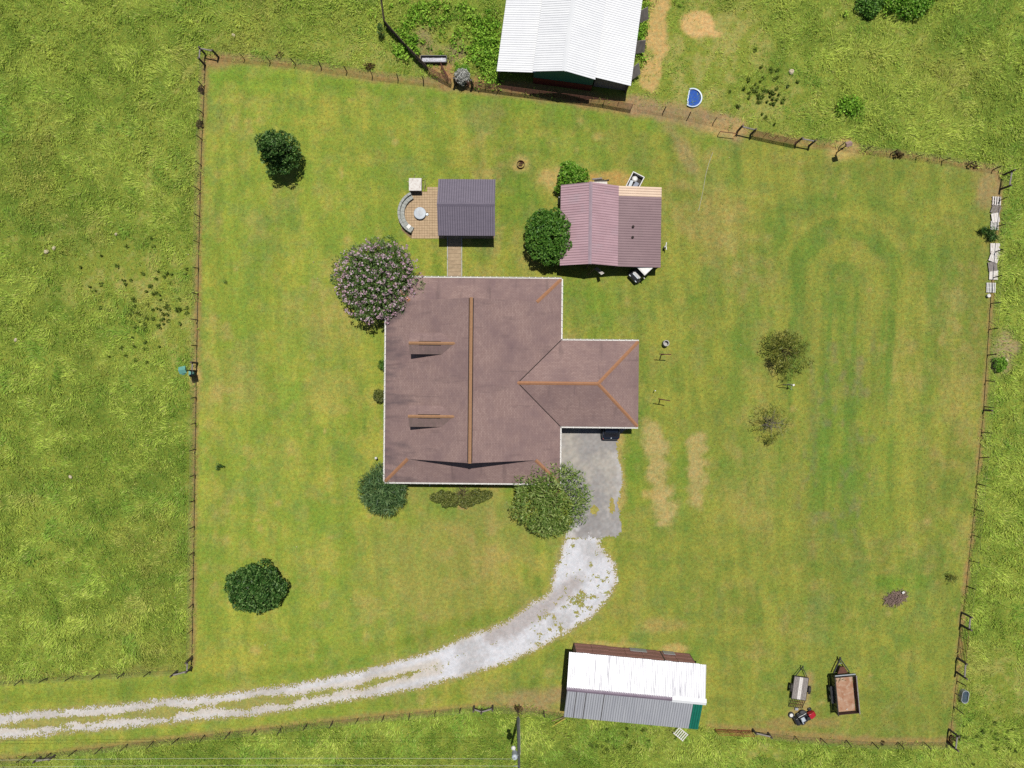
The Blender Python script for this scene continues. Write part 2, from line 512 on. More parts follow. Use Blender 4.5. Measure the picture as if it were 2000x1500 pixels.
    put(blob(888, 108, 32, 22, .5, .8, 50), arr(C(140, 118, 98)), .8)
    put(blob(862, 140, 26, 14, .5, .6, 51), arr(C(178, 130, 98)), .85)
    put(blob(1090, 348, 36, 26, .4, .6, 52), straw, .85)
    put(blob(1175, 352, 62, 16, .35, .5, 53), arr(C(190, 158, 92)), .95)
    put(blob(1017, 322, 20, 16, .5, .6, 54), straw, .75)
    put(stroke([(1306, 250), (1322, 275), (1340, 300), (1352, 325)], 20, 0.45, 0.5, 19), dusty, .6)
    put(blob(1420, 250, 40, 18, .5, .7, 55), straw, .6)
    put(blob(1645, 292, 32, 20, .4, .6, 56), straw, .8)
    put(blob(380, 728, 14, 34, .5, .6, 57), straw, .7)
    put(stroke([(1580, 1320), (1570, 1380), (1545, 1396)], 18, 0.3, 0.4, 20), arr(C(176, 152, 104)), .85)
    put(blob(1965, 690, 22, 36, .5, .9, 58), arr(C(178, 152, 124)), .85)
    put(blob(1560, 1412, 70, 10, .5, .8, 59), soil, .7)
    put(blob(1185, 1262, 60, 9, .5, .8, 60), straw, .6)
    put(blob(1320, 1268, 36, 9, .5, .8, 61), straw, .7)
    put(stroke([(1208, 850), (1208, 900), (1218, 950), (1208, 990)], 16, 0.3, 0.4, 21), straw, .65)
    put(blob(905, 990, 10, 5, .5, .5, 62), arr(C(196, 150, 110)), .8)
    put((sdf(XX, YY, px_pts(GRAVEL_L + GRAVEL_R)) > -0.3) * 1.0, arr(C(166, 156, 100)), .7)
    put(blob(1160, 998, 16, 14, .4, .5, 65) + blob(1193, 992, 14, 20, .4, .5, 66), straw, .5)
    for e in (GRAVEL_L, GRAVEL_R):
        put(stroke(e, 9, 0.4, 0.5, 22, .8), arr(C(168, 156, 104)), .55)
    put(blob(1700, 8, 30, 16, .5, .7, 64), arr(C(140, 124, 110)), .9)
    for k in range(70):                                   # scuffed spots
        cx, cy = rnd.uniform(420, 1880), rnd.uniform(190, 1390)
        put(blob(cx, cy, rnd.uniform(3, 9), rnd.uniform(3, 8), .6, .9, 80 + k), straw, rnd.uniform(.2, .55))
    return col, lawn, lawn_sd, dirt, grazed


COLMAP, LAWN, LAWNSD, DIRT, GRAZED = turf_fields()


def samp(F, x, y):
    i = np.clip((x - GX0) / GS, 0, F.shape[1] - 1.001); j = np.clip((y - GY0) / GS, 0, F.shape[0] - 1.001)
    i0 = i.astype(int); j0 = j.astype(int); fi = i - i0; fj = j - j0
    if F.ndim == 3: fi = fi[:, None]; fj = fj[:, None]
    return (F[j0, i0] * (1 - fi) + F[j0, i0 + 1] * fi) * (1 - fj) + (F[j0 + 1, i0] * (1 - fi) + F[j0 + 1, i0 + 1] * fi) * fj


def np_mesh(name, V, F4, cols=None):
    """mesh from numpy arrays: V (n,3), F4 (m,k)"""
    me = bpy.data.meshes.new(name)
    n, m, k = len(V), len(F4), F4.shape[1]
    me.vertices.add(n); me.vertices.foreach_set('co', np.ascontiguousarray(V, np.float32).ravel())
    me.loops.add(m * k); me.loops.foreach_set('vertex_index', np.ascontiguousarray(F4, np.int32).ravel())
    me.polygons.add(m)
    me.polygons.foreach_set('loop_start', np.arange(0, m * k, k, dtype=np.int32))
    if cols is not None:
        a = me.attributes.new('col', 'FLOAT_COLOR', 'POINT')
        cc = np.ones((n, 4), np.float32); cc[:, :3] = cols
        a.data.foreach_set('color', cc.ravel())
    me.update(calc_edges=True)
    return me


# the ground: one sheet, fine in view, reaching out to the horizon
nx, ny = len(gx), len(gy)
V = np.zeros((nx * ny, 3)); V[:, 0] = XX.ravel(); V[:, 1] = YY.ravel()
idx = np.arange(nx * ny).reshape(ny, nx)
F4 = np.stack([idx[:-1, :-1], idx[:-1, 1:], idx[1:, 1:], idx[1:, :-1]], -1).reshape(-1, 4)
BIG = 1500.0
ov = np.array([(-BIG, -BIG, 0), (BIG, -BIG, 0), (BIG, BIG, 0), (-BIG, BIG, 0)])
b0 = nx * ny
c00, c10, c11, c01 = idx[0, 0], idx[0, -1], idx[-1, -1], idx[-1, 0]
OF = np.array([(b0, b0 + 1, c10, c00), (b0 + 1, b0 + 2, c11, c10), (b0 + 2, b0 + 3, c01, c11), (b0 + 3, b0, c00, c01)])
gcols = np.concatenate([COLMAP.reshape(-1, 3), np.repeat(arr(C(118, 132, 48))[None], 4, 0)])
gme = np_mesh('ground', np.concatenate([V, ov]), np.concatenate([F4, OF]), gcols)
gme.materials.append(attr_mat('turf_and_soil', 3.2, 0.22, 13.0, 0.40, 0.6, hue=1.0))
link(gme, 'ground', kind='structure')

# ------------------------------------------------------------------ drive and concrete
GRAVEL = px_pts(GRAVEL_L + GRAVEL_R)
PAD = px_pts([(1080, 800), (1240, 800), (1240, 832), (1206, 850), (1203, 878), (1213, 915), (1217, 945), (1206, 982), (1209, 1002), (1216, 1030), (1207, 1050), (1150, 1056), (1104, 1052), (1112, 1020), (1118, 985), (1100, 960), (1080, 930)])


def sheet(name, poly, step, z, fn, material):
    P = np.array(poly)
    xs = np.arange(P[:, 0].min() - 1, P[:, 0].max() + 1, step); ys = np.arange(P[:, 1].min() - 1, P[:, 1].max() + 1, step)
    X, Y = np.meshgrid(xs, ys)
    d = sdf(X, Y, poly)
    keep, cols = fn(X, Y, d)
    ii = np.arange(X.size).reshape(X.shape)
    F = np.stack([ii[:-1, :-1], ii[:-1, 1:], ii[1:, 1:], ii[1:, :-1]], -1).reshape(-1, 4)
    kk = keep[:-1, :-1].ravel()
    F = F[kk]
    used = np.unique(F); rem = np.full(X.size, -1); rem[used] = np.arange(len(used))
    jit = step * 0.35
    V = np.stack([X.ravel() + rng.uniform(-jit, jit, X.size), Y.ravel() + rng.uniform(-jit, jit, X.size), np.full(X.size, z)], -1)[used]
    me = np_mesh(name, V, rem[F], cols.reshape(-1, 3)[used])
    me.materials.append(material)
    return link(me, name, kind='structure')


MIDGRASS = px_pts([(-200, 1437), (0, 1421), (200, 1402), (400, 1383), (560, 1366), (700, 1341), (850, 1303)])
WORN = px_pts([(1120, 1140), (1060, 1190), (1000, 1225), (960, 1240)])


def gravel_fn(X, Y, d):
    n = fbm(X, Y, 0.5, 61, 3); n2 = fbm(X, Y, 2.4, 63, 4)
    wx = X * 19 + 1000
    ms = seg_dist(X, Y, MIDGRASS)
    r1, r2, r3 = rng.random(X.shape), rng.random(X.shape), rng.random(X.shape)
    half = np.where(wx < 650, 0.40, 0.24) + (n2 - 0.5) * 0.9
    mid = r1 > sstep(-0.22, 0.22, ms - half + (n - 0.5) * 0.5)
    edge = d + (n - 0.5) * 0.5 + (n2 - 0.5) * 0.4
    right = np.clip((wx - 950) / 200, 0, 1)
    wd = fbm(X, Y, 0.55, 67, 3) + (fbm(X, Y, 3.0, 69, 3) - 0.5) * 0.8
    weeds = r2 < sstep(0.70, 0.95, wd + 0.12 * right) * 0.9
    py = 750 - Y * 19
    edge = np.minimum(edge, (py - 1050) / 26.0 + (n2 - 0.5) * 3.4 + (n - 0.5) * 2.2)
    keep = (r3 < sstep(-0.32, 0.30, edge)) & ~mid & ~weeds
    white = arr(C(228, 228, 234)); grey = arr(C(204, 202, 204)); tan = arr(C(212, 196, 170)); brown = arr(C(172, 158, 150))
    col = lerp(white, grey, sstep(0.4, 0.7, n2))
    worn = 1 - sstep(0.2, 1.3, seg_dist(X, Y, WORN) + (n2 - 0.5) * 1.8 + (n - 0.5) * 0.8)
    col = lerp(col, brown, worn * 0.62)
    col = lerp(col, tan, (1 - sstep(0.4, 1.2, ms)) * 0.55 + (1 - sstep(0, 0.5, d)) * 0.35)
    col = col * (0.86 + 0.28 * fbm(X, Y, 0.22, 71, 2))[..., None]
    return keep, col


HOLES = px_pts([(1160, 1000)])


def pad_fn(X, Y, d):
    n = fbm(X, Y, 0.7, 81, 3); n2 = fbm(X, Y, 2.6, 83, 5); n3 = fbm(X, Y, 0.25, 85, 2)
    grey = arr(C(166, 162, 160)); pale = arr(C(184, 178, 170)); dark = arr(C(148, 145, 147)); white = arr(C(212, 210, 212))
    col = lerp(grey, pale, sstep(0.42, 0.66, n2))
    col = lerp(col, dark, sstep(0.5, 0.72, fbm(X, Y, 1.8, 87, 5)) * 0.45)
    py = 750 - Y * 19
    col = lerp(col, white, sstep(985, 1050, py + (n2 - 0.5) * 160) * sstep(0.42, 0.6, n) * 0.9)
    col = lerp(col, white, (1 - sstep(0.1, 0.8, d + (n - 0.5))) * sstep(0.45, 0.6, n2) * 0.35)
    col = col * (0.82 + 0.36 * n3)[..., None]
    h1 = np.hypot((X - 8.4) / 0.36, (Y + 13.05) / 0.45) + (n - 0.5) * 0.7 + rng.normal(0, .12, X.shape) < 1
    h2 = np.hypot((X - 10.2) / 0.3, (Y + 12.7) / 0.7) + (n - 0.5) * 0.9 + rng.normal(0, .15, X.shape) < 1
    return (rng.random(X.shape) < sstep(-0.06, 0.22, d + (n - 0.5) * 0.3)) & ~h1 & ~h2, col


sheet('driveway', GRAVEL, 0.085, 0.024, gravel_fn, attr_mat('limestone_gravel', 14.0, 0.10, 60.0, 0.22, 0.8))
sheet('concrete_pad', PAD, 0.11, 0.018, pad_fn, attr_mat('worn_concrete', 3.0, 0.06, 40.0, 0.08, 0.2))

# places where no grass stands
PATIO = px_pts([(800, 373), (806, 372), (828, 374), (836, 371), (966, 371), (966, 466), (804, 466), (800, 460)])
NOGRASS = [GRAVEL, PAD, PATIO,
           [(-11.9, -9.2), (4.2, -9.2), (4.2, -3.6), (12, -3.6), (12, 3.9), (4.2, 3.9), (4.2, 9.9), (-11.9, 9.9)],
           px_pts([(875, 466), (901, 466), (901, 545), (875, 545)])]


def blocked(x, y):
    b = np.zeros(x.shape, bool)
    for k, p in enumerate(NOGRASS):
        if k == 0: continue
        b |= inside(x, y, p)
    d = sdf(x, y, GRAVEL); ms = seg_dist(x, y, MIDGRASS)
    b |= (d > 0.1) & (ms > 0.45)
    b |= np.hypot(x + 9.42, y - 17.5) < 2.2
    return b


def blades(name, x, y, ang, lean, length, width, cols, material, label, cat, z0=0.0):
    n = len(x)
    dx, dy = np.cos(ang), np.sin(ang)
    hl = length * np.sin(lean); hz = length * np.cos(lean)
    sx, sy = -dy * width / 2, dx * width / 2
    V = np.zeros((n, 4, 3))
    V[:, 0] = np.stack([x, y, np.full(n, z0)], -1)
    mx, my, mz = x + dx * hl * 0.45, y + dy * hl * 0.45, hz * 0.72
    V[:, 1] = np.stack([mx + sx, my + sy, mz], -1)
    V[:, 2] = np.stack([x + dx * hl, y + dy * hl, hz], -1)
    V[:, 3] = np.stack([mx - sx, my - sy, mz], -1)
    F = np.arange(n * 4).reshape(n, 4)
    me = np_mesh(name, V.reshape(-1, 3), F, np.repeat(cols, 4, 0))
    me.materials.append(material)
    return link(me, name, label=label, cat=cat, kind='stuff')


GRASS_M = grass_mat('grass_blade')
# mown lawn
n = 380000
x = rng.uniform(-56, 56, n); y = rng.uniform(-41, 41, n)
ok = (samp(LAWN, x, y) > 0.5) & (rng.random(n) > samp(DIRT, x, y) * 1.15) & ~blocked(x, y)
x, y = x[ok], y[ok]; n = len(x)
cols = samp(COLMAP, x, y) * (0.95 + 0.45 * rng.random((n, 1)))
blades('lawn_grass', x, y, rng.uniform(0, 2 * PI, n), rng.uniform(1.2, 1.5, n), rng.uniform(0.07, 0.17, n), rng.uniform(0.02, 0.05, n), cols, GRASS_M, 'short mown grass inside the fence', 'grass')
# tall pasture, lying in swirls
n = 1150000
x = rng.uniform(-59, 59, n); y = rng.uniform(-46, 46, n)
cl = fbm(x, y, 0.75, 101, 3); big = fbm(x, y, 5.0, 103, 4); mid = fbm(x, y, 1.9, 107, 3)
dens = np.clip((cl - 0.15) * 2.4, 0.40, 1.0)
gz = samp(GRAZED, x, y)
ok = (samp(LAWN, x, y) < 0.45) & (rng.random(n) < dens * (1 - 0.75 * gz)) & (rng.random(n) > samp(DIRT, x, y) * 1.1) & ~blocked(x, y)
ok &= ~inside(x, y, px_pts([(985, -60), (968, 165), (1225, 198), (1262, -60)]))
x, y, cl, big, mid, gz = x[ok], y[ok], cl[ok], big[ok], mid[ok], gz[ok]; n = len(x)
ang = fbm(x, y, 3.2, 111, 3) * 4 * PI + rng.normal(0, 0.55, n)
lean = np.clip(rng.normal(0.85, 0.28, n), 0.15, 1.35)
length = (0.10 + 0.62 * cl + 0.35 * (mid - 0.5)) * rng.uniform(0.6, 1.25, n) * (1 - 0.5 * gz)
pa, pb, pc, pd = arr(C(130, 158, 58)), arr(C(172, 186, 82)), arr(C(114, 150, 56)), arr(C(192, 182, 118))
sw = fbm(x, y, 1.3, 119, 3)
cols = lerp(pa, pb, sstep(0.28, 0.72, 0.35 * big + 0.35 * mid + 0.3 * sw + rng.normal(0, 0.08, n)))
cols = cols * (0.86 + 0.28 * sstep(0.25, 0.75, 0.5 * sw + 0.5 * cl))[:, None]
cols = lerp(cols, arr(C(168, 156, 88)), sstep(0.52, 0.72, fbm(x, y, 6.0, 151, 4)) * 0.45)
cols = lerp(cols, pc, sstep(0.55, 0.72, fbm(x, y, 2.6, 117, 3)) * 0.8)
cols = lerp(cols, pd, (rng.random(n) < 0.08) * 0.6)
blades('pasture_grass', x, y, ang, lean, np.clip(length, 0.1, 1.1), rng.uniform(0.025, 0.055, n), cols * 2.02, GRASS_M, 'tall rough pasture grass outside the fence', 'grass')


def weed_patch(name, x, y, r, cols, label, leaf=(0.12, 0.28), per=26, h=0.45, cat='weeds'):
    k = per
    X = np.repeat(x, k); Y = np.repeat(y, k); R = np.repeat(r, k); n = len(X)
    a = rng.uniform(0, 2 * PI, n); q = R * np.sqrt(rng.random(n))
    zz = rng.uniform(0.05, 1, n) * h * np.repeat(rng.uniform(.6, 1.2, len(x)), k)
    V = leaf_quads(X + q * np.cos(a), Y + q * np.sin(a), zz, rng.uniform(leaf[0], leaf[1], n), 0.55, a, 0.9)
    me = np_mesh(name, V.reshape(-1, 3), np.arange(n * 4).reshape(n, 4), np.repeat(np.repeat(cols, k, 0), 4, 0))
    me.materials.append(GRASS_M)
    return link(me, name, label=label, cat=cat, kind='stuff')


def leaf_quads(x, y, z, ln, aspect, ang, tilt):
    """leaf-shaped kites, each turned its own way"""
    n = len(x)
    a = ang + rng.normal(0, 0.9, n); t = rng.normal(0, tilt, n) * 0.6
    d = np.stack([np.cos(a) * np.cos(t), np.sin(a) * np.cos(t), np.sin(t)], -1)
    w = rng.normal(0, 1, (n, 3)); w[:, 2] *= 0.45
    s = np.cross(d, w); s[:, 2] *= 0.6; s /= np.linalg.norm(s, axis=1)[:, None] + 1e-9
    nrm = np.cross(d, s); s = np.cross(nrm, d); s /= np.linalg.norm(s, axis=1)[:, None] + 1e-9
    p = np.stack([x, y, z], -1); L = ln[:, None]
    V = np.zeros((n, 4, 3))
    V[:, 0] = p - d * L * 0.5; V[:, 2] = p + d * L * 0.5
    V[:, 1] = p + s * L * aspect * 0.5; V[:, 3] = p - s * L * aspect * 0.5
    return V


def px_scatter(n, boxes):
    xs = []; ys = []
    for _ in range(n):
        b = rnd.choice(boxes)
        xs.append((rnd.gauss((b[0] + b[2]) / 2, (b[2] - b[0]) / 4) - 1000) / 19); ys.append((750 - rnd.gauss((b[1] + b[3]) / 2, (b[3] - b[1]) / 4)) / 19)
    xs, ys = np.array(xs), np.array(ys)
    k = samp(LAWN, xs, ys) < 0.5
    return xs[k], ys[k]


wx, wy = px_scatter(200, [(130, 440, 400, 680), (200, 480, 400, 720), (1430, 130, 1540, 220), (260, 540, 380, 660), (1440, 140, 1540, 230), (1100, 1420, 1300, 1480), (1880, 1400, 2000, 1480)])
weed_patch('dark_weeds', wx, wy, rng.uniform(0.08, 0.24, len(wx)), lerp(arr(C(96, 122, 46)), arr(C(140, 160, 66)), rng.random(len(wx))), 'dark tufts of weeds dotted over the grazed pasture', h=0.35)
wx, wy = px_scatter(420, [(890, -10, 985, 150), (765, 0, 900, 60), (770, 60, 830, 120), (935, 60, 980, 170), (900, 20, 985, 120), (1700, -20, 1800, 30), (1235, 0, 1262, 130), (1640, 195, 1680, 225)])
weed_patch('tall_weeds', wx, wy, rng.uniform(0.25, 0.6, len(wx)), 1.35 * lerp(arr(C(108, 164, 42)), arr(C(176, 214, 80)), rng.random(len(wx))), 'bright green broad-leaved weeds beside the white barn', per=34, h=0.8, leaf=(0.14, 0.34))
wx, wy = px_scatter(46, [(390, 172, 398, 186), (388, 236, 396, 252), (378, 1140, 384, 1160), (716, 124, 724, 136), (732, 126, 742, 136), (535, 112, 550, 124), (1690, 1440, 1740, 1452), (1845, 1425, 1865, 1455), (1005, 1372, 1020, 1390), (1745, 300, 1760, 304), (1880, 320, 1930, 330)])
weed_patch('dead_weeds', wx, wy, rng.uniform(0.15, 0.4, len(wx)), lerp(arr(C(92, 74, 48)), arr(C(132, 112, 66)), rng.random(len(wx))), 'brown dead weeds caught along the wire fences', h=0.5, leaf=(0.12, 0.34))
# pale scraps lying on the grass
n = 260
x = rng.uniform(-52, 48, n); y = rng.uniform(-36, 30, n)
ok = ~blocked(x, y); x, y = x[ok], y[ok]; n = len(x)
V = leaf_quads(x, y, np.full(n, 0.12), rng.uniform(0.05, 0.17, n), 0.7, rng.uniform(0, 6.28, n), 0.1)
me = np_mesh('leaf_litter', V.reshape(-1, 3), np.arange(n * 4).reshape(n, 4), np.repeat(arr(C(214, 206, 158))[None], n * 4, 0))
me.materials.append(GRASS_M)
link(me, 'leaf_litter', label='pale dead leaves scattered over the grass', cat='leaf litter', kind='stuff')
#@@PART2@@
# ------------------------------------------------------------------ object materials
def shingle_mat():
    m = bpy.data.materials.new('brown_shingles')
    N, L, B = nodes_of(m)
    uv = N.new('ShaderNodeUVMap')
    br = N.new('ShaderNodeTexBrick')
    br.inputs['Scale'].default_value = 1.0
    br.inputs['Brick Width'].default_value = 0.31; br.inputs['Row Height'].default_value = 0.15
    br.inputs['Mortar Size'].default_value = 0.012; br.inputs['Mortar Smooth'].default_value = 0.3
    br.inputs['Color1'].default_value = C(180, 154, 147); br.inputs['Color2'].default_value = C(165, 139, 133); br.inputs['Mortar'].default_value = C(140, 114, 111)
    L.new(uv.outputs[0], br.inputs['Vector'])
    tc = N.new('ShaderNodeTexCoord')
    out, _ = noise_mix(N, L, br.outputs['Color'], C(138, 116, 117), 0.30, 0.42, 0.72, detail=5.0)
    # dark runs of algae down the slope
    mp = N.new('ShaderNodeMapping'); mp.inputs['Scale'].default_value = (1.3, 0.16, 1)
    L.new(uv.outputs[0], mp.inputs[0])
    out, _ = noise_mix(N, L, out, C(108, 93, 94), 1.0, 0.57, 0.80, coord=mp.outputs[0], detail=5.0)
    out, _ = noise_mix(N, L, out, C(150, 120, 116), 14.0, 0.45, 0.8, detail=3.0)
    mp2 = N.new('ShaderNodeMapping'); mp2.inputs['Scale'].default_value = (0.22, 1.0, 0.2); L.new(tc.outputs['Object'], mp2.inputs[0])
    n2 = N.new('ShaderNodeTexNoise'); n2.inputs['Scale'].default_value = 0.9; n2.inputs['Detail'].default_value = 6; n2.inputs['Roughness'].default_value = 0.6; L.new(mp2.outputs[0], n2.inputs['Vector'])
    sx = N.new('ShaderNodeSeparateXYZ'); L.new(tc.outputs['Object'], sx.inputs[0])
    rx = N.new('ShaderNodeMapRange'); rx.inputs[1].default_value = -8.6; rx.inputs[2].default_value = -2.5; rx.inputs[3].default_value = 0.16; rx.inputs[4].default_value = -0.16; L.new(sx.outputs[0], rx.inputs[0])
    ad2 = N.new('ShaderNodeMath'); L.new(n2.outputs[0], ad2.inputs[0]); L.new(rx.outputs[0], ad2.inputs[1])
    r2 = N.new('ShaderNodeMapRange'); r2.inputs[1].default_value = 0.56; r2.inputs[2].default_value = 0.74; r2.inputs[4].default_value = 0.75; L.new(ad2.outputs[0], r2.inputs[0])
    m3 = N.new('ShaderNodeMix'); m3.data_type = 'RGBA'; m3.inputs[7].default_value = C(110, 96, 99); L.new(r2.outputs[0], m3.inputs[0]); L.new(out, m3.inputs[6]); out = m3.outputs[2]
    L.new(out, B.inputs['Base Color'])
    B.inputs['Roughness'].default_value = 0.95; B.inputs['Specular IOR Level'].default_value = 0.12
    b = N.new('ShaderNodeBump'); b.inputs['Strength'].default_value = 0.5; b.inputs['Distance'].default_value = 0.015; b.invert = True
    L.new(br.outputs['Fac'], b.inputs['Height']); L.new(b.outputs[0], B.inputs['Normal'])
    return m


def shingle_algae_shade():
    m = M_SHINGLE.copy(); m.name = 'algae_and_shade_shingles'
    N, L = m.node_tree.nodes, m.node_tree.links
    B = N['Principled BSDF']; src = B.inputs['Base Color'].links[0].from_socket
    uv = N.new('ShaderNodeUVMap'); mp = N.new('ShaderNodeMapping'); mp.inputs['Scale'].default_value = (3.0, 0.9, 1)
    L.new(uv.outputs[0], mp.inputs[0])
    out, _ = noise_mix(N, L, src, C(132, 116, 108), 1.0, 0.36, 0.75, coord=mp.outputs[0], detail=5.0)  # grey mottle for algae, also darkening the slope turned from the sun
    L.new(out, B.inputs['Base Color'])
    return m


M_SHINGLE = shingle_mat()
M_ALGAE_SHADE = shingle_algae_shade()
M_CAP = mat('ridge_cap_shingle', C(190, 146, 108), C(174, 130, 96), 5.0, 0.9)
M_HIP = mat('orange_cap_shingle', C(192, 140, 104), C(178, 126, 92), 5.0, 0.9)
M_VENT = mat('dark_vent', C(52, 40, 36), None, 5, 0.8)
M_WHITE = mat('white_paint', C(252, 250, 246), C(226, 224, 218), 4, 0.5)
M_BRICK = mat('red_brick', C(150, 96, 78), C(120, 76, 62), 6, 0.9)
M_GLASS = mat('dark_glass', (0.012, 0.016, 0.022, 1), (0.008, 0.01, 0.014, 1), 2, 0.06, spec=0.6)
M_GREYM = mat('grey_violet_metal', C(136, 127, 142), C(124, 116, 131), 0.9, 0.5, spec=0.4, stretch=(1, 6, 1))
M_GREYMD = mat('grey_violet_seam', C(98, 91, 106), None, 3, 0.5)
M_MAUVE = mat('mauve_metal', C(206, 170, 178), C(192, 156, 164), 0.5, 0.5, spec=0.4, grime=C(188, 166, 174), gscale=0.35)
M_MAUVED = mat('mauve_seam', C(158, 124, 132), None, 3, 0.6)
M_MAUVE2 = mat('dull_mauve_metal', C(144, 112, 118), C(132, 100, 107), 0.6, 0.55, spec=0.35, grime=C(126, 100, 103), gscale=0.5, gstretch=(0.3, 3, 1))
M_MAUVE2D = mat('dull_mauve_seam', C(112, 84, 90), None, 3, 0.6)
M_TAN = mat('tan_metal', C(244, 214, 186), C(232, 200, 172), 0.7, 0.5)
M_TAND = mat('tan_seam', C(176, 144, 120), None, 3, 0.6)
M_BARNW = mat('white_metal', (0.50, 0.505, 0.515, 1), (0.46, 0.465, 0.48, 1), 0.4, 0.35, spec=0.5)
M_BARNWD = mat('white_seam', (0.44, 0.45, 0.465, 1), None, 3, 0.5)
M_OLDW = mat('weathered_white_metal', (0.52, 0.52, 0.535, 1), (0.46, 0.46, 0.48, 1), 0.8, 0.4, spec=0.4, grime=(0.20, 0.20, 0.23, 1), gscale=1.1, glo=0.53, ghi=0.64, gstretch=(3.2, 0.28, 1))
M_OLDWD = mat('weathered_white_seam', (0.34, 0.34, 0.38, 1), (0.14, 0.14, 0.17, 1), 1.2, 0.6, stretch=(4, 0.3, 1))
M_GREYR = mat('grey_galvanised', C(190, 192, 198), C(174, 176, 184), 0.8, 0.45, spec=0.4, stretch=(4, 0.4, 1))
M_GREYRD = mat('grey_galvanised_seam', C(128, 130, 136), None, 3, 0.5)
M_GREENR = mat('green_metal', C(24, 128, 104), C(18, 112, 92), 1.5, 0.45, spec=0.4)
M_GREENRD = mat('green_seam', C(14, 84, 70), None, 3, 0.5)
M_LILAC = mat('lilac_cap', C(150, 134, 150), C(132, 116, 134), 2, 0.5)
M_RUSTWALL = mat('brown_sheet', (0.26, 0.125, 0.11, 1), (0.19, 0.09, 0.082, 1), 1.2, 0.7, stretch=(1, 1, 5), grime=(0.30, 0.17, 0.14, 1), gscale=0.8)
M_GREENWALL = mat('dark_green_wall', (0.012, 0.085, 0.07, 1), (0.01, 0.07, 0.06, 1), 2, 0.6)
M_REDWALL = mat('barn_red_wall', (0.10, 0.012, 0.012, 1), (0.07, 0.01, 0.01, 1), 2, 0.6)
M_WOODG = mat('grey_wood', C(168, 160, 154), C(134, 126, 122), 5, 0.9, stretch=(1, 1, 0.3))
M_POSTW = mat('weathered_post', C(110, 100, 90), C(76, 68, 60), 6, 0.9)
M_WOODT = mat('tan_wood', C(186, 158, 112), C(160, 132, 92), 4, 0.9)
M_RUST = mat('rusty_pipe', C(120, 72, 54), C(86, 54, 44), 5, 0.8)
M_REDRUST = mat('red_rust_pipe', C(170, 84, 56), C(136, 64, 44), 5, 0.8)
M_TPOST = mat('dark_post_paint', C(84, 74, 58), C(70, 54, 44), 6, 0.8)
M_WIRE = mat('galvanised_wire', C(150, 140, 124), C(110, 90, 74), 8, 0.6)
M_DARKPIPE = mat('dark_pipe', C(60, 54, 46), C(44, 40, 36), 6, 0.7)
M_BLACK = mat('black_paint', (0.012, 0.012, 0.014, 1), (0.02, 0.02, 0.022, 1), 3, 0.35, spec=0.5)
M_BLACKM = mat('black_rubber', (0.018, 0.018, 0.018, 1), (0.03, 0.029, 0.027, 1), 6, 0.85)
M_CAR = mat('black_car_paint', (0.006, 0.008, 0.014, 1), (0.008, 0.01, 0.016, 1), 2, 0.15, spec=0.6)
M_CONC = mat('pale_concrete', C(204, 200, 194), C(176, 174, 170), 4, 0.9, bump=0.3, grime=C(150, 150, 146), gscale=2.0)
M_STONE = mat('pale_stone', C(190, 192, 186), C(160, 164, 158), 5, 0.9, bump=0.4, grime=C(140, 146, 138), gscale=2.5)
M_PAVER = mat('tan_paver', C(212, 184, 148), C(194, 166, 132), 3.0, 0.9, bump=0.2, grime=C(160, 138, 108), gscale=0.9)
M_PAVER2 = mat('walk_slab', C(196, 172, 140), C(176, 152, 122), 3.0, 0.9, bump=0.2, grime=C(150, 134, 108), gscale=1.2)
M_BLUE = mat('blue_plastic', C(58, 104, 196), C(48, 90, 178), 3, 0.75, spec=0.1)
M_SKYB = mat('pale_blue_plastic', C(214, 230, 246), C(196, 216, 238), 3, 0.4)
M_TEAL = mat('teal_paint', C(120, 184, 170), C(100, 160, 150), 4, 0.6)
M_RED = mat('red_paint', C(196, 30, 48), C(170, 24, 40), 3, 0.35, spec=0.5)
M_LGREY = mat('light_grey_plastic', C(206, 214, 222), C(180, 190, 200), 4, 0.5)
M_BEDRUST = mat('rusty_steel_floor', C(196, 156, 128), C(168, 116, 84), 1.6, 0.8, grime=C(206, 182, 160), gscale=2.4, glo=0.5, ghi=0.7)
M_BEDWALL = mat('maroon_bed_wall', C(84, 52, 48), C(64, 42, 42), 3, 0.7)
M_GALV = mat('galvanised_tub', C(206, 212, 216), C(176, 184, 190), 3, 0.4, metal=0.3)
M_WATER = mat('still_water', C(86, 104, 116), C(70, 86, 98), 2, 0.05, spec=0.6)
M_PALEWOOD = mat('bleached_board', C(246, 242, 236), C(224, 214, 206), 6, 0.8, grime=C(180, 160, 150), gscale=3)
M_YELLOW = mat('yellow_strap', C(222, 200, 92), C(200, 176, 80), 5, 0.7)
M_STICK = mat('dead_stick', C(176, 150, 136), C(132, 110, 102), 9, 0.9)
M_STICKP = mat('pale_stick', C(222, 204, 172), C(196, 176, 146), 9, 0.9)
M_BARK = mat('brown_bark', C(128, 104, 84), C(92, 72, 58), 8, 0.9, stretch=(1, 1, 0.3))
M_BARKG = mat('grey_bark', C(158, 148, 138), C(122, 112, 102), 8, 0.9, stretch=(1, 1, 0.3))
M_POLE = mat('utility_pole_wood', C(148, 152, 150), C(112, 116, 114), 6, 0.9, stretch=(1, 1, 0.15))


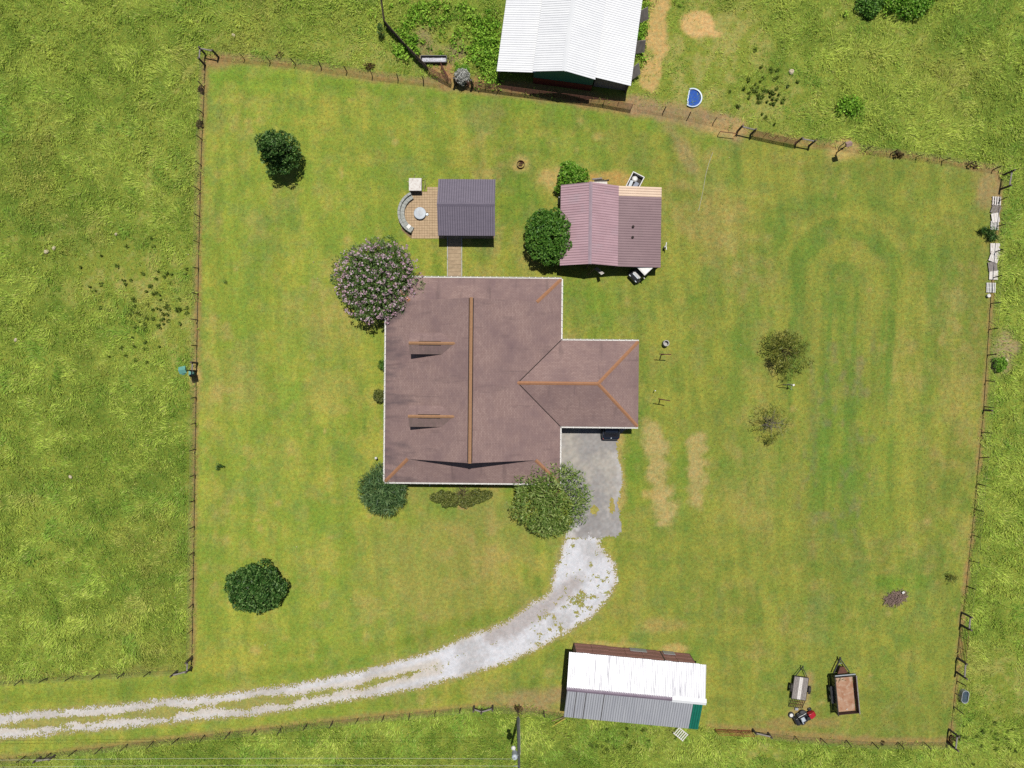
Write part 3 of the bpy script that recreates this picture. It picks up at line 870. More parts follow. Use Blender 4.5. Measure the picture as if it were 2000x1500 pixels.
# ------------------------------------------------------------------ ribbed metal roofing
def panel_mesh(name, w, ln, mats, ribs=4, rib=0.034, rw=0.05):
    """one metal sheet lying in x (width) and y (up the slope), with raised ribs"""
    b = MB(); pitch = w / ribs; xs = []
    for k in range(ribs):
        x0 = k * pitch
        xs += [(x0, 0.0, 1), (x0 + 0.012, rib, 0), (x0 + 0.012 + rw * 0.5, rib, 1), (x0 + 0.024 + rw * 0.5, 0.0, 0), (x0 + 0.055 + rw * 0.5, 0.001, 0)]
    xs.append((w, 0.0, 1))
    vs = []; fs = []; ms = []
    for (x, z, mm) in xs: vs += [(x, 0, z), (x, ln, z)]
    for i in range(len(xs) - 1):
        fs.append((2 * i, 2 * i + 2, 2 * i + 3, 2 * i + 1))
        ms.append(1 if (i % 5) in (2, 3) else 0)  # darker rib flank and strip: dirt and rib shadow carried in the colour
    b.add(vs, fs); b.m = ms
    n = len(b.v)
    b.mi = 0
    b.add([(0, 0, -0.006), (w, 0, -0.006), (w, ln, -0.006), (0, ln, -0.006)], [(3, 2, 1, 0)])
    return b.mesh(name, mats)


def slope(parent, origin, along, up, width, ln, mats, pw=0.915, lift=0.0, name='roof_panel', jit=0.0, picks=None):
    """row of sheets from the eave corner, each one its own part"""
    along = Vector(along).normalized(); up = Vector(up).normalized()
    nrm = along.cross(up).normalized(); up = nrm.cross(along)
    n = max(1, round(width / pw)); w = width / n
    cache = {}
    out = []
    for k in range(n):
        mm = picks(k, n) if picks else mats
        key = id(mm[0])
        if key not in cache: cache[key] = panel_mesh(name, w, ln, mm)
        d = rnd.uniform(-jit, jit)
        M = Matrix((along, up, nrm)).transposed().to_4x4()
        M.translation = Vector(origin) + along * (k * w) + nrm * (lift + (k % 2) * 0.003) + up * d
        out.append(link(cache[key], name, parent, mw=M))
    return out


def cap_prism(b, a, c, w, h, lift=0.0):
    a = Vector(a); c = Vector(c); d = (c - a).normalized()
    s = d.cross(Vector((0, 0, 1))).normalized(); u = s.cross(d)
    vs = []
    for p in (a, c):
        vs += [p - s * w / 2 - u * (h - lift), p + s * w / 2 - u * (h - lift), p + u * (0.03 + lift)]
    b.add(vs, [(0, 1, 2), (5, 4, 3), (0, 3, 4, 1), (1, 4, 5, 2), (2, 5, 3, 0)])
    return b


# ------------------------------------------------------------------ house
HC = Vector((-4.0, 0.0, 0.0))
house = tag(empty('house', HC, -0.0095), 'brown shingle roofed house with white gutters, two dormers and a garage wing', 'house')


def H(x, y, z): return (x - HC.x, y - HC.y, z)


L_, R_, N_, S_, ZE, PT = -12.52, 4.815, 10.49, -9.78, 2.75, 0.506
XR = (L_ + R_) / 2; ZR = ZE + PT * (XR - L_)
YN, YS = 8.03, -7.35
KN, KS = N_ - YN, YS - S_
ZN, ZS = ZE + PT * KN, ZE + PT * KS
GN, GSO, GE = 4.41, -4.11, 12.52
GH = (GN - GSO) / 2; GY = (GN + GSO) / 2; GZ = ZE + PT * GH; GX = R_ - GH; GXE = GE - GH
IN = 0.35
rv = [(L_, S_, ZE), (L_ + KS, YS, ZS), (XR, YS, ZR), (XR, YN, ZR), (L_ + KN, YN, ZN), (L_, N_, ZE),            # 0-5
      (R_, N_, ZE), (R_, GN, ZE), (GX, GY, GZ), (R_, GSO, ZE), (R_, S_, ZE), (R_ - KS, YS, ZS), (R_ - KN, YN, ZN),   # 6-12
      (GE, GN, ZE), (GXE, GY, GZ), (GE, GSO, ZE),                                                              # 13-15
      (L_ + KN + IN, YN - IN, ZN + PT * IN), (R_ - KN - IN, YN - IN, ZN + PT * IN), (L_ + KS + IN, YS + IN, ZS + PT * IN), (R_ - KS - IN, YS + IN, ZS + PT * IN)]
rf = [(0, 5, 4, 3, 2, 1), (6, 7, 8, 9, 10, 11, 2, 3, 12), (6, 12, 17, 16, 4, 5), (10, 0, 1, 18, 19, 11), (7, 13, 14, 8), (13, 15, 14), (15, 9, 8, 14)]
# keep faces turned up
def roof_mesh(name, verts, faces, material, org):
    vs = [Vector(v) - org for v in verts]
    ff = []
    for f in faces:
        n = Vector((0, 0, 0))
        for i in range(len(f)):
            a, b = vs[f[i]], vs[f[(i + 1) % len(f)]]
            n += a.cross(b)
        ff.append(tuple(reversed(f)) if n.z < 0 else f)
    me = bpy.data.meshes.new(name)
    me.from_pydata([tuple(v) for v in vs], [], ff)
    me.materials.append(material)
    uv = me.uv_layers.new(name='UVMap')
    for p in me.polygons:
        n = p.normal
        h = Vector((0, 0, 1)).cross(n)
        h = h.normalized() if h.length > 1e-4 else Vector((1, 0, 0))
        v = n.cross(h)
        for li in p.loop_indices:
            c = me.vertices[me.loops[li].vertex_index].co
            uv.data[li].uv = (c.dot(h) + 40, c.dot(v) + 40)
    return me


me = roof_mesh('roof', rv, rf, M_SHINGLE, HC)
roof = link(me, 'roof', house)
sm = roof.modifiers.new('thickness', 'SOLIDIFY'); sm.thickness = 0.14; sm.offset = -1
b = MB()
b.mi = 0
cap_prism(b, H(XR, YS - 0.02, ZR + 0.05), H(XR, YN + 0.02, ZR + 0.05), 0.29, 0.07)
b.build('ridge_cap', M_CAP, roof)
b = MB(); cap_prism(b, H(XR, YS + 0.05, ZR + 0.015), H(XR, YN - 0.05, ZR + 0.015), 0.46, 0.12); b.build('ridge_vent', M_VENT, roof)
for a, c in (((GX - 0.05, GY, GZ + .05), (GXE, GY, GZ + .05)), ((GXE, GY, GZ + .05), (GE - .05, GN - .05, ZE + .07)), ((GXE, GY, GZ + .05), (GE - .05, GSO + .05, ZE + .07)),
             ((R_ - .05, N_ - .05, ZE + .07), (R_ - KN, YN, ZN + .05)), ((L_ + .05, N_ - .05, ZE + .07), (L_ + KN, YN, ZN + .05)),
             ((L_ + .05, S_ + .05, ZE + .07), (L_ + KS, YS, ZS + .05)), ((R_ - .05, S_ + .05, ZE + .07), (R_ - KS, YS, ZS + .05))):
    b = MB(); cap_prism(b, H(*a), H(*c), 0.33, 0.09); b.build('hip_cap', M_HIP, roof)
b = MB()
for a, c in (((GX, GY, GZ), (R_, GN, ZE)), ((GX, GY, GZ), (R_, GSO, ZE))):
    b.bar(Vector(H(*a)) + Vector((0, 0, .006)), Vector(H(*c)) + Vector((0, 0, .006)), 0.09, 0.02)
b.build('valley', M_VENT, roof)
for yy, s in ((YN - IN, 1), (YS + IN, -1)):
    b = MB()
    zb = (ZN if s > 0 else ZS) + PT * IN - 0.02; k = (KN if s > 0 else KS) + IN
    b.add([H(L_ + k, yy, zb), H(R_ - k, yy, zb), H(XR, yy, ZR - 0.15)], [(0, 1, 2)])
    b.build('gable_wall', M_WHITE, house)
# walls
WI = 0.62
b = MB()
def wallbox(b, x0, y0, x1, y1, z0, z1): b.box(H((x0 + x1) / 2, (y0 + y1) / 2, (z0 + z1) / 2), (abs(x1 - x0), abs(y1 - y0), z1 - z0))
wallbox(b, L_ + 2.3, S_ + 2.3, R_ - WI, N_ - WI, 0.0, 2.72)
b.build('wall', M_BRICK, house)
b = MB()
wallbox(b, R_ - WI + .003, GN - WI - .2, GE - WI, GN - WI, 0, 2.70)
wallbox(b, GE - WI - .2, GSO + WI, GE - WI, GN - WI - .203, 0, 2.70)
wallbox(b, R_ - WI + .003, GSO + WI, 5.2, GSO + WI + .2, 0, 2.70)
wallbox(b, 8.2, GSO + WI, 8.75, GSO + WI + .2, 0, 2.70)
wallbox(b, 5.203, GSO + WI, 8.197, GSO + WI + .2, 2.25, 2.70)
wallbox(b, 8.753, GSO + WI, GE - WI - .203, GSO + WI + .2, 2.25, 2.70)
b.build('garage_wall', M_BRICK, house)
b = MB(); wallbox(b, 5.21, GSO + WI + .05, 8.19, GSO + WI + .12, 0.03, 2.24)
gd = b.build('garage_door', M_WHITE, house)
for k in range(4):
    b = MB(); wallbox(b, 5.25, GSO + WI + .02, 8.15, GSO + WI + .048, .07 + k * .54, .57 + k * .54); b.build('panel', M_WHITE, gd)
for (x0, y0, x1, y1) in ((-9.0, S_ + 2.25, -7.8, S_ + 2.29), (-1.0, S_ + 2.25, .3, S_ + 2.29), (L_ + 2.25, 4.2, L_ + 2.29, 5.6), (L_ + 2.25, -5.2, L_ + 2.29, -3.8), (R_ - WI + .01, 6.2, R_ - WI + .05, 7.4), (-6.5, N_ - WI + .01, -5.3, N_ - WI + .05)):
    b = MB(); wallbox(b, x0, y0, x1, y1, .95, 2.25)
    w = b.build('window', M_WHITE, house)
    b = MB(); g = .1
    if abs(x1 - x0) > abs(y1 - y0): wallbox(b, x0 + g, y0 - .012, x1 - g, y1 + .012, 1.05, 2.15)
    else: wallbox(b, x0 - .012, y0 + g, x1 + .012, y1 - g, 1.05, 2.15)
    b.build('pane', M_GLASS, w)
b = MB(); wallbox(b, L_ + 2.25, -.5, L_ + 2.29, .5, .02, 2.1); dr = b.build('door', M_WHITE, house)
b = MB(); wallbox(b, L_ + 2.19, .34, L_ + 2.247, .40, 1.0, 1.06); b.build('handle', M_DARKPIPE, dr)
b = MB(); wallbox(b, L_ + .35, S_ + .35, R_ - .35, S_ + 2.29, 0.0, .16); wallbox(b, L_ + .35, S_ + 2.293, L_ + 2.29, N_ - .6, 0.0, .16); b.build('porch_floor', M_CONC, house)
post = MB().box((0, 0, 1.45), (.15, .15, 2.58)).mesh('porch_post', M_WHITE)
for k in range(6): link(post, 'porch_post', house, loc=H(L_ + .5, S_ + .5 + k * 3.6, 0))
for k in range(1, 5): link(post, 'porch_post', house, loc=H(L_ + .5 + k * 3.9, S_ + .5, 0))
# gutters with hangers
GUT = [((L_, S_), (L_, N_), (-1, 0)), ((L_, N_), (R_, N_), (0, 1)), ((R_, N_), (R_, GN), (1, 0)), ((R_, GN), (GE, GN), (0, 1)), ((R_, GSO), (GE, GSO), (0, -1)), ((R_, S_), (R_, GSO), (1, 0)), ((L_, S_), (R_, S_), (0, -1))]
for (a, c, o) in GUT:
    b = MB(); ax, ay = a; cx, cy = c; ox, oy = o
    def rail(off, w, z, h):
        b.bar(H(ax + ox * off, ay + oy * off, z), H(cx + ox * off, cy + oy * off, z), w, h)
    rail(.012, .014, ZE - .06, .13); rail(.135, .018, ZE - .055, .14); rail(.073, .10, ZE - .118, .012)
    g = b.build('gutter', M_WHITE, house)
    ln = math.hypot(cx - ax, cy - ay); n = int(ln / 0.62); hm = MB().box((0, 0, 0), (.05, .05, .02)).mesh('hanger', M_WHITE)
    b = MB()
    for k in range(1, n):
        t = k / n; b.box(H(ax + (cx - ax) * t + ox * .085, ay + (cy - ay) * t + oy * .085, ZE + .022), (.06 + abs(ox) * .09, .06 + abs(oy) * .09, .012))
    b.build('gutter_hanger', M_WHITE, g, kind='stuff')
b = MB(); b.tube([H(-8.35, S_ - .1, ZE - .12), H(-8.35, S_ - .12, 2.3), H(-8.35, S_ - .15, .3), H(-8.35, S_ - .75, .08)], .05, 6); b.build('downspout', M_WHITE, house)
# dormers
for yc in (3.80, -3.08):
    hw, zr, ze = 1.02, 6.32, 5.72
    x0 = -9.72
    def xm(z): return L_ + (z - ZE) / PT
    dv = [(x0, yc, zr), (xm(zr), yc, zr), (x0, yc + hw, ze), (xm(ze), yc + hw, ze), (x0, yc - hw, ze), (xm(ze), yc - hw, ze)]
    b = MB()
    xw = x0 + .22; zb = ZE + PT * (xw - L_) - .05; yh = hw - .14
    b.add([H(xw, yc - yh, zb), H(xw, yc + yh, zb), H(xw, yc + yh, ze - .03), H(xw, yc, zr - .1), H(xw, yc - yh, ze - .03)], [(4, 3, 2, 1, 0)])
    for s in (-1, 1):
        b.add([H(xw, yc + s * yh, zb), H(xm(ze) - .02, yc + s * yh, ze - .05), H(xw, yc + s * yh, ze - .03)], [(0, 1, 2)])
    dm = b.build('dormer', M_WHITE, house)
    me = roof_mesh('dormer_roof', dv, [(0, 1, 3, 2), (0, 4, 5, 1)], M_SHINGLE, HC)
    me.materials.append(M_ALGAE_SHADE); me.polygons[1].material_index = 1      # south slope: algae streaks, with its shade deepened in the colour
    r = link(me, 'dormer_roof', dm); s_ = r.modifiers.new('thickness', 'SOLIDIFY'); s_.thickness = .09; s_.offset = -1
    b = MB(); cap_prism(b, H(x0 - .02, yc, zr + .05), H(xm(zr) + .1, yc, zr + .05), .28, .08); b.build('ridge_cap', M_CAP, dm)
    b = MB(); cap_prism(b, H(x0 + .9, yc, zr + .03), H(x0 + 3.0, yc, zr + .03), .40, .12); b.build('ridge_vent', M_VENT, dm)
    b = MB(); b.box(H(xw - .03, yc, 4.95), (.04, .9, 1.0)); b.build('window', M_GLASS, dm)

# ------------------------------------------------------------------ black car nosed into the garage
def vehicle_wheel(parent, loc, r, w, rim=M_GALV, axis='x'):
    b = MB()
    pr = [(r * .62, -w / 2), (r * .95, -w / 2), (r, -w / 3), (r, w / 3), (r * .95, w / 2), (r * .62, w / 2)]
    b.lathe((0, 0, 0), pr, 18, cap=False)
    o = b.build('wheel', M_BLACKM, parent, smooth=False)
    b = MB(); b.lathe((0, 0, 0), [(r * .16, -w * .4), (r * .6, -w * .36), (r * .615, w * .36), (r * .2, w * .42)], 14)
    b.build('rim', rim, o)
    o.location = loc
    o.rotation_euler = (0, PI / 2, 0)
    return o


def car():
    root = empty('parked_car', (10.08, -3.35, 0.0), 0.0)      # rear end looks south
    tag(root, 'black hatchback parked nose-in with its tail sticking out of the garage', 'car')
    root.rotation_euler = (0, 0, -0.0095)
    # sections along y from the tail (-2.32) to the nose (2.25): half width, bottom, belt, top half width, top
    def sec(y, w, z0, zb, zt, wt):
        return [(-w * .9, y, z0), (w * .9, y, z0), (w, y, z0 + .18), (w, y, zb - .12), (w * .96, y, zb), (wt, y, zt), (-wt, y, zt), (-w * .96, y, zb), (-w, y, zb - .12), (-w, y, z0 + .18)]
    S = [(-2.32, .66, .42, .70, .74, .60), (-2.27, .80, .32, .84, .90, .70), (-2.1, .89, .28, .94, .99, .80), (-1.8, .92, .25, .97, 1.02, .84), (-1.2, .92, .22, .97, 1.01, .84), (0, .92, .22, .96, 1.0, .84),
         (.9, .92, .22, .95, 1.0, .82), (1.6, .9, .24, .88, .93, .78), (2.05, .84, .28, .78, .83, .7), (2.25, .66, .36, .62, .66, .56)]
    MB().loft([sec(*s) for s in S]).build('body', M_CAR, root, smooth=False, bevel=.03)
    b = MB()
    def gsec(y, w, z): return [(-w, y, .98), (w, y, .98), (w * .8, y, z), (-w * .8, y, z)]
    b.loft([gsec(-1.98, .78, 1.0), gsec(-1.55, .80, 1.38), gsec(-1.2, .80, 1.47), gsec(-.3, .80, 1.5), gsec(.3, .80, 1.44), gsec(1.05, .80, 1.0)])
    b.build('cabin', M_CAR, root, bevel=.03)
    b = MB(); b.add([(-.66, -2.0, 1.012), (.66, -2.0, 1.012), (.58, -1.55, 1.405), (-.58, -1.55, 1.405)], [(0, 1, 2, 3)]); b.build('rear_window', M_GLASS, root)
    b = MB(); b.add([(-.66, 1.06, 1.01), (.66, 1.06, 1.01), (.6, .31, 1.46), (-.6, .31, 1.46)], [(3, 2, 1, 0)]); b.build('windscreen', M_GLASS, root)
    for s in (-1, 1):
        b = MB(); b.add([(s * .80, -1.5, 1.05), (s * .80, .8, 1.05), (s * .67, .2, 1.40), (s * .67, -1.2, 1.42)], [(0, 1, 2, 3) if s > 0 else (3, 2, 1, 0)]); b.build('side_window', M_GLASS, root)
        b = MB(); b.box((s * .70, -2.20, .84), (.26, .12, .10)); b.build('tail_light', M_RED, root)
        b = MB(); b.box((s * .72, 2.08, .68), (.26, .16, .12)); b.build('headlight', M_LGREY, root)
        b = MB(); b.box((s * 1.0, .62, 1.0), (.16, .10, .13)); b.build('mirror', M_CAR, root)
        for yy in (-1.42, 1.38): vehicle_wheel(root, (s * .83, yy, .33), .33, .21)
    b = MB(); b.lathe((0, -2.14, .985), [(.0, .0), (.055, .0), (.055, .03), (.0, .035)], 12); b.build('badge', M_LGREY, root)
    b = MB(); b.box((0, -2.31, .55), (.5, .02, .12)); b.build('number_plate', M_WHITE, root)
car()

# ------------------------------------------------------------------ pavilion with patio
pv = empty('pavilion', (-4.49, 17.53, 0), -0.006)
tag(pv, 'open pavilion with grey violet metal gable roof over the tan patio', 'pavilion')
PW, PD = 5.60, 2.80; pze, pzr = 2.5, 3.72; psl = math.hypot(PD, pzr - pze)
slope(pv, (-PW / 2, -PD, pze), (1, 0, 0), (0, PD, pzr - pze), PW, psl, [M_GREYM, M_GREYMD])
slope(pv, (PW / 2, PD, pze), (-1, 0, 0), (0, -PD, pzr - pze), PW, psl, [M_GREYM, M_GREYMD])
b = MB(); cap_prism(b, (-PW / 2 - .03, 0, pzr + .05), (PW / 2 + .03, 0, pzr + .05), .36, .11); b.build('ridge_cap', M_GREYM, pv)
for s in (-1, 1):
    for t in (-1, 1):
        b = MB(); b.bar((s * PW / 2, t * (PD + .01), pze - .04), (s * PW / 2, 0, pzr - .04), .05, .14); b.build('rake_trim', M_GREYM, pv)
        b = MB(); b.box((s * 2.45, t * 2.4, 1.22), (.15, .15, 2.44)); b.build('post', M_WOODG, pv)
    b = MB(); b.box((0, s * 2.4, 2.42), (5.2, .12, .2)); b.build('beam', M_WOODG, pv)
for k in range(5):
    b = MB(); x = -2.4 + k * 1.2
    for t in (-1, 1): b.bar((x, t * 2.75, pze - .1), (x, 0, pzr - .1), .05, .12)
    b.build('rafter', M_WOODG, pv)

patio = empty('patio', (-9.4, 17.5, 0)); tag(patio, kind='structure')
b = MB()
P = 0.265
x = -11.9
cx0, cy0 = -9.40, 17.5
while x < -1.9:
    y = 14.95
    while y < 20.0:
        mx_, my_ = x + P / 2, y + P / 2
        r_ = math.hypot(mx_ - cx0, my_ - cy0)
        ok = (mx_ > -10.35 and not (mx_ < -8.7 and my_ > 19.75)) or r_ < 2.3
        if mx_ < -10.3 and r_ > 2.3: ok = False
        if ok:
            b.box((mx_ - patio.location.x, my_ - patio.location.y, .02 + rnd.uniform(-.004, .004)), (P - .022, P - .022, .05), rnd.uniform(-.01, .01))
        y += P
    x += P
b.build('paver', M_PAVER, patio, kind='stuff')
b = MB()
b.prism([(p[0] - patio.location.x, p[1] - patio.location.y) for p in px_pts([(803, 374), (966, 374), (966, 466), (803, 466), (785, 450), (779, 420), (786, 390)])], -.02, .012)
b.build('sand_bed', mat('joint_sand', C(150, 124, 92), None, 8, .95), patio)
walk = empty('paver_walk', G(888, 505)); tag(walk, kind='structure')
slab = MB().box((0, 0, .02), (1.32, .36, .05)).mesh('slab', M_PAVER2)
for k in range(13): link(slab, 'slab', walk, loc=(rnd.uniform(-.012, .012), 2.2 - k * .375, rnd.uniform(-.004, .004)), rz=rnd.uniform(-.01, .01))
for s in (-1, 1):
    edge = MB().box((0, 0, .03), (.09, 2.3, .08)).mesh('edging', M_CONC)
    for k in range(2): link(edge, 'edging', walk, loc=(s * .73, 1.1 - k * 2.35, rnd.uniform(0, .01)))

# curved stone bench
bench = empty('stone_bench', (-9.40, 17.5, 0)); tag(bench, 'curved pale stone bench with a low back on the patio', 'bench')
A0, A1, NB = math.radians(115), math.radians(247), 11
def arc_block(r0, r1, z0, z1, a0, a1):
    pts = []
    for k in range(4): a = a0 + (a1 - a0) * k / 3; pts.append((r1 * math.cos(a), r1 * math.sin(a)))
    for k in range(3, -1, -1): a = a0 + (a1 - a0) * k / 3; pts.append((r0 * math.cos(a), r0 * math.sin(a)))
    return MB().prism(pts, z0, z1)
for k in range(NB):
    a = A0 + (A1 - A0) * k / NB; c = A0 + (A1 - A0) * (k + 1) / NB - .008
    arc_block(1.62, 2.02, 0, .40 + rnd.uniform(-.006, .006), a, c).build('seat_block', M_STONE, bench, bevel=.012)
    arc_block(2.025, 2.27, 0, .68 + rnd.uniform(-.006, .006), a + .002, c + .002).build('back_block', M_STONE, bench, bevel=.012)
b = MB(); b.box((-1.13 - 0.02, -1.41, .43), (.42, .34, .05), math.radians(50)); b.build('white_slab', M_WHITE, None, label='small white slab lying on the end of the curved bench', cat='slab').location = bench.location
# round fire pit with a lid
fp = empty('fire_pit', G(821, 418)); tag(fp, 'round fire pit with pale ribbed lid in the middle of the patio', 'fire pit')
b = MB(); b.lathe((0, 0, 0), [(.46, 0), (.56, .0), (.57, .34), (.40, .34), (.40, .05)], 28); b.build('ring', M_STONE, fp)
b = MB(); b.lathe((0, 0, .345), [(.0, .0), (.61, .0), (.62, .03), (.56, .05), (.1, .075), (.0, .075)], 32); lid = b.build('lid', M_LGREY, fp, smooth=False)
for k in range(5):
    b = MB(); h = .5 - abs(k - 2) * .07
    b.box((-.30 + k * .13, 0, .428), (.03, h * 1.3, .014)); b.build('lid_rib', M_CONC, lid)
o = MB(); o.lathe((0, 0, 0), [(0, 0), (.13, 0), (.16, .12), (.15, .13), (.12, .02), (0, .02)], 14); o.box((.03, .0, .09), (.10, .07, .05), .5)
o.build('small_bowl', M_GALV, None, label='small grey bowl on the pavers next to the fire pit', cat='bowl').location = G(834.5, 419) + Vector((0, 0, .05))
# white topped table
tb = empty('square_table', G(813.5, 365.5)); tag(tb, 'square white topped cabinet at the end of the curved bench', 'cabinet')
b = MB(); b.box((0, 0, .98), (1.28, 1.28, .07)); b.build('top', M_PALEWOOD, tb, bevel=.02)
b = MB(); b.box((0, 0, .5), (1.05, 1.05, .88)); b.build('body', M_WOODG, tb)
for s in (-1, 1):
    for t in (-1, 1): b = MB(); b.box((s * .56, t * .56, .47), (.09, .09, .94)); b.build('leg', M_PALEWOOD, tb)
for k, (a, c) in enumerate((((806, 352, .2), (811, 341, .9)), ((824, 350, .2), (829, 344, .9)), ((829, 372, .1), (830, 352, .9)), ((801, 358, .5), (795, 354, .7)))):
    b = MB(); b.tube([G(*a), (G(*a) + G(*c)) / 2 + Vector((.03, .02, .03)), G(*c)], .03, 5)
    b.build('pale_branch', M_STICKP, None, label=('pale bare branch leaning on the north side of the white cabinet', 'short pale branch at the north-east corner of the white cabinet', 'long pale branch along the east side of the white cabinet', 'short pale branch poking west from the white cabinet')[k], cat='branch', group='bare branches round the white cabinet')
#@@PART3@@
# ------------------------------------------------------------------ mauve metal shed
sh = empty('metal_shed', (7.66, 15.75, 0), -0.013)
tag(sh, 'open metal shed with mauve ribbed roof and darker lean-to side', 'shed')
SY = 4.0; xw, xb, xe = -2.85, 2.85, 7.26; zw, zr, zb2, ze2 = 2.4, 3.6, 2.36, 1.95
sl = math.hypot(2.85, zr - zw)
slope(sh, (xw, SY, zw), (0, -1, 0), (2.85, 0, zr - zw), 2 * SY, sl, [M_MAUVE, M_MAUVED], pw=1.0)
slope(sh, (xb + .06, -SY, zw - .02), (0, 1, 0), (-2.85, 0, zr - zw), 2 * SY, sl + .05, [M_MAUVE, M_MAUVED], pw=1.0)
def pick(k, n): return [M_TAN, M_TAND] if k == n - 1 else [M_MAUVE2, M_MAUVE2D]
sl2 = math.hypot(xe - xb, zb2 - ze2)
slope(sh, (xe, -SY - .02, ze2), (0, 1, 0), (xb - xe, 0, zb2 - ze2 - .05), 2 * SY + .04, sl2, None, pw=1.0, picks=pick)
b = MB(); cap_prism(b, (0, -SY - .02, zr + .05), (0, SY + .02, zr + .05), .34, .10); b.build('ridge_cap', mat('pale_mauve_cap', C(192, 170, 180), C(176, 156, 166), 2, .5), sh)
for (x, z) in ((xw + .15, zw - .12), (0, zw - .1), (xb, zb2 - .25), (xe - .15, ze2 - .12)):
    for t in (-1, 0, 1):
        b = MB(); b.box((x, t * 3.85, z / 2), (.12, .12, z)); b.build('post', M_POSTW, sh)
b = MB(); b.box((xw + .1, 0.6, 1.15), (.05, 6.6, 2.26)); b.build('wall', M_GREYR, sh)
b = MB(); b.box((0, 3.93, 1.2), (5.5, .05, 2.36)); b.build('back_wall', M_RUSTWALL, sh)
for (x, y, z) in ((xb + 1.55, -.02, 2.32), (xb + 1.52, -1.08, 2.3)):
    b = MB(); b.lathe((x, y, z - .1), [(.06, 0), (.07, .1), (.13, .12), (.13, .16), (.0, .2)], 10); b.build('roof_vent', M_VENT, sh)
b = MB(); b.box((-1.0, -2.4, .45), (1.4, .7, .9)); b.box((-1.4, -2.9, 1.0), (.06, .06, .2))
b.build('workbench', M_WOODG, None, label='dim wooden workbench in the shade under the mauve shed', cat='workbench').matrix_world = Matrix.Translation(sh.location)
# boards at the open south end
b = MB(); b.bar(G(1163, 523, .1), G(1177, 535, 1.9), .34, .05); b.build('leaning_board', M_PALEWOOD, None, label='wide grey board leaning out of the open end of the mauve shed', cat='board')
b = MB(); b.bar(G(1149, 536, .05), G(1161, 525, .9), .09, .06); b.build('thin_plank', M_WOODT, None, label='thin brown plank leaning in the mauve shed doorway', cat='plank')
b = MB(); b.bar(G(1090, 399, .05), G(1092, 385, 1.5), .10, .05); b.build('white_batten', M_WHITE, None, label='white batten propped against the west wall of the mauve shed', cat='batten')
# boards and tub behind it
k = 0
for (a, c, w, m, lb) in (((1157, 350), (1176, 348), .14, M_WOODG, 'grey board lying in straw behind the mauve shed, northernmost'), ((1161, 353), (1180, 351), .12, M_DARKPIPE, 'dark board lying in straw behind the mauve shed'),
                         ((1166, 355), (1190, 351), .10, M_POSTW, 'brown slanting board in straw behind the mauve shed'), ((1156, 358.5), (1186, 358), .34, M_PALEWOOD, 'wide pale board against the back wall of the mauve shed')):
    b = MB(); b.bar(G(*a, .06 + .02 * k), G(*c, .09 + .02 * k), w, .05); b.build('board', m, None, label=lb, cat='board', group='boards behind the mauve shed'); k += 1
ut = empty('white_tub', G(1238.5, 358), math.radians(-27)); tag(ut, 'white rimmed open bin of grey junk behind the mauve shed', 'bin')
b = MB()
for s in (-1, 1): b.box((s * .62, 0, .34), (.1, 1.7, .68)); b.box((0, s * .80, .34), (1.14, .1, .68))
b.build('rim', M_WHITE, ut, bevel=.03)
b = MB(); b.box((0, 0, .06), (1.14, 1.5, .1)); b.build('floor', M_DARKPIPE, ut)
b = MB(); b.lathe((-.15, .3, .1), [(.0, .0), (.28, .02), (.30, .3), (.2, .42), (.0, .45)], 14); b.build('white_drum', M_WHITE, ut)
b = MB()
b.box((-.3, -.35, .3), (.3, .7, .36), .1); b.build('grey_crate', M_LGREY, ut)
b = MB(); b.box((.22, -.3, .26), (.42, .8, .3), -.1); b.build('blue_grey_box', mat('blue_grey_sheet', C(150, 158, 176), None, 4, .6), ut)
# dark post east of the shed
b = MB(); b.tube([G(1296.5, 485), G(1296.5, 485) + Vector((0, 0, .95))], .06, 8); p_ = empty('yard_hydrant', G(1296.5, 485)); tag(p_, 'short dark post with pale cap standing east of the mauve shed', 'hydrant')
b = MB(); b.tube([(0, 0, 0), (0, 0, .9)], .07, 8); b.box((0, 0, .45), (.2, .2, .5)); b.build('pipe', M_BLACK, p_)
b = MB(); b.bar((0, -.05, .9), (.06, .42, 1.0), .09, .08); b.build('handle', M_WHITE, p_)
b = MB(); b.box((.12, -.12, .62), (.08, .3, .1)); b.build('spout', M_WHITE, p_)

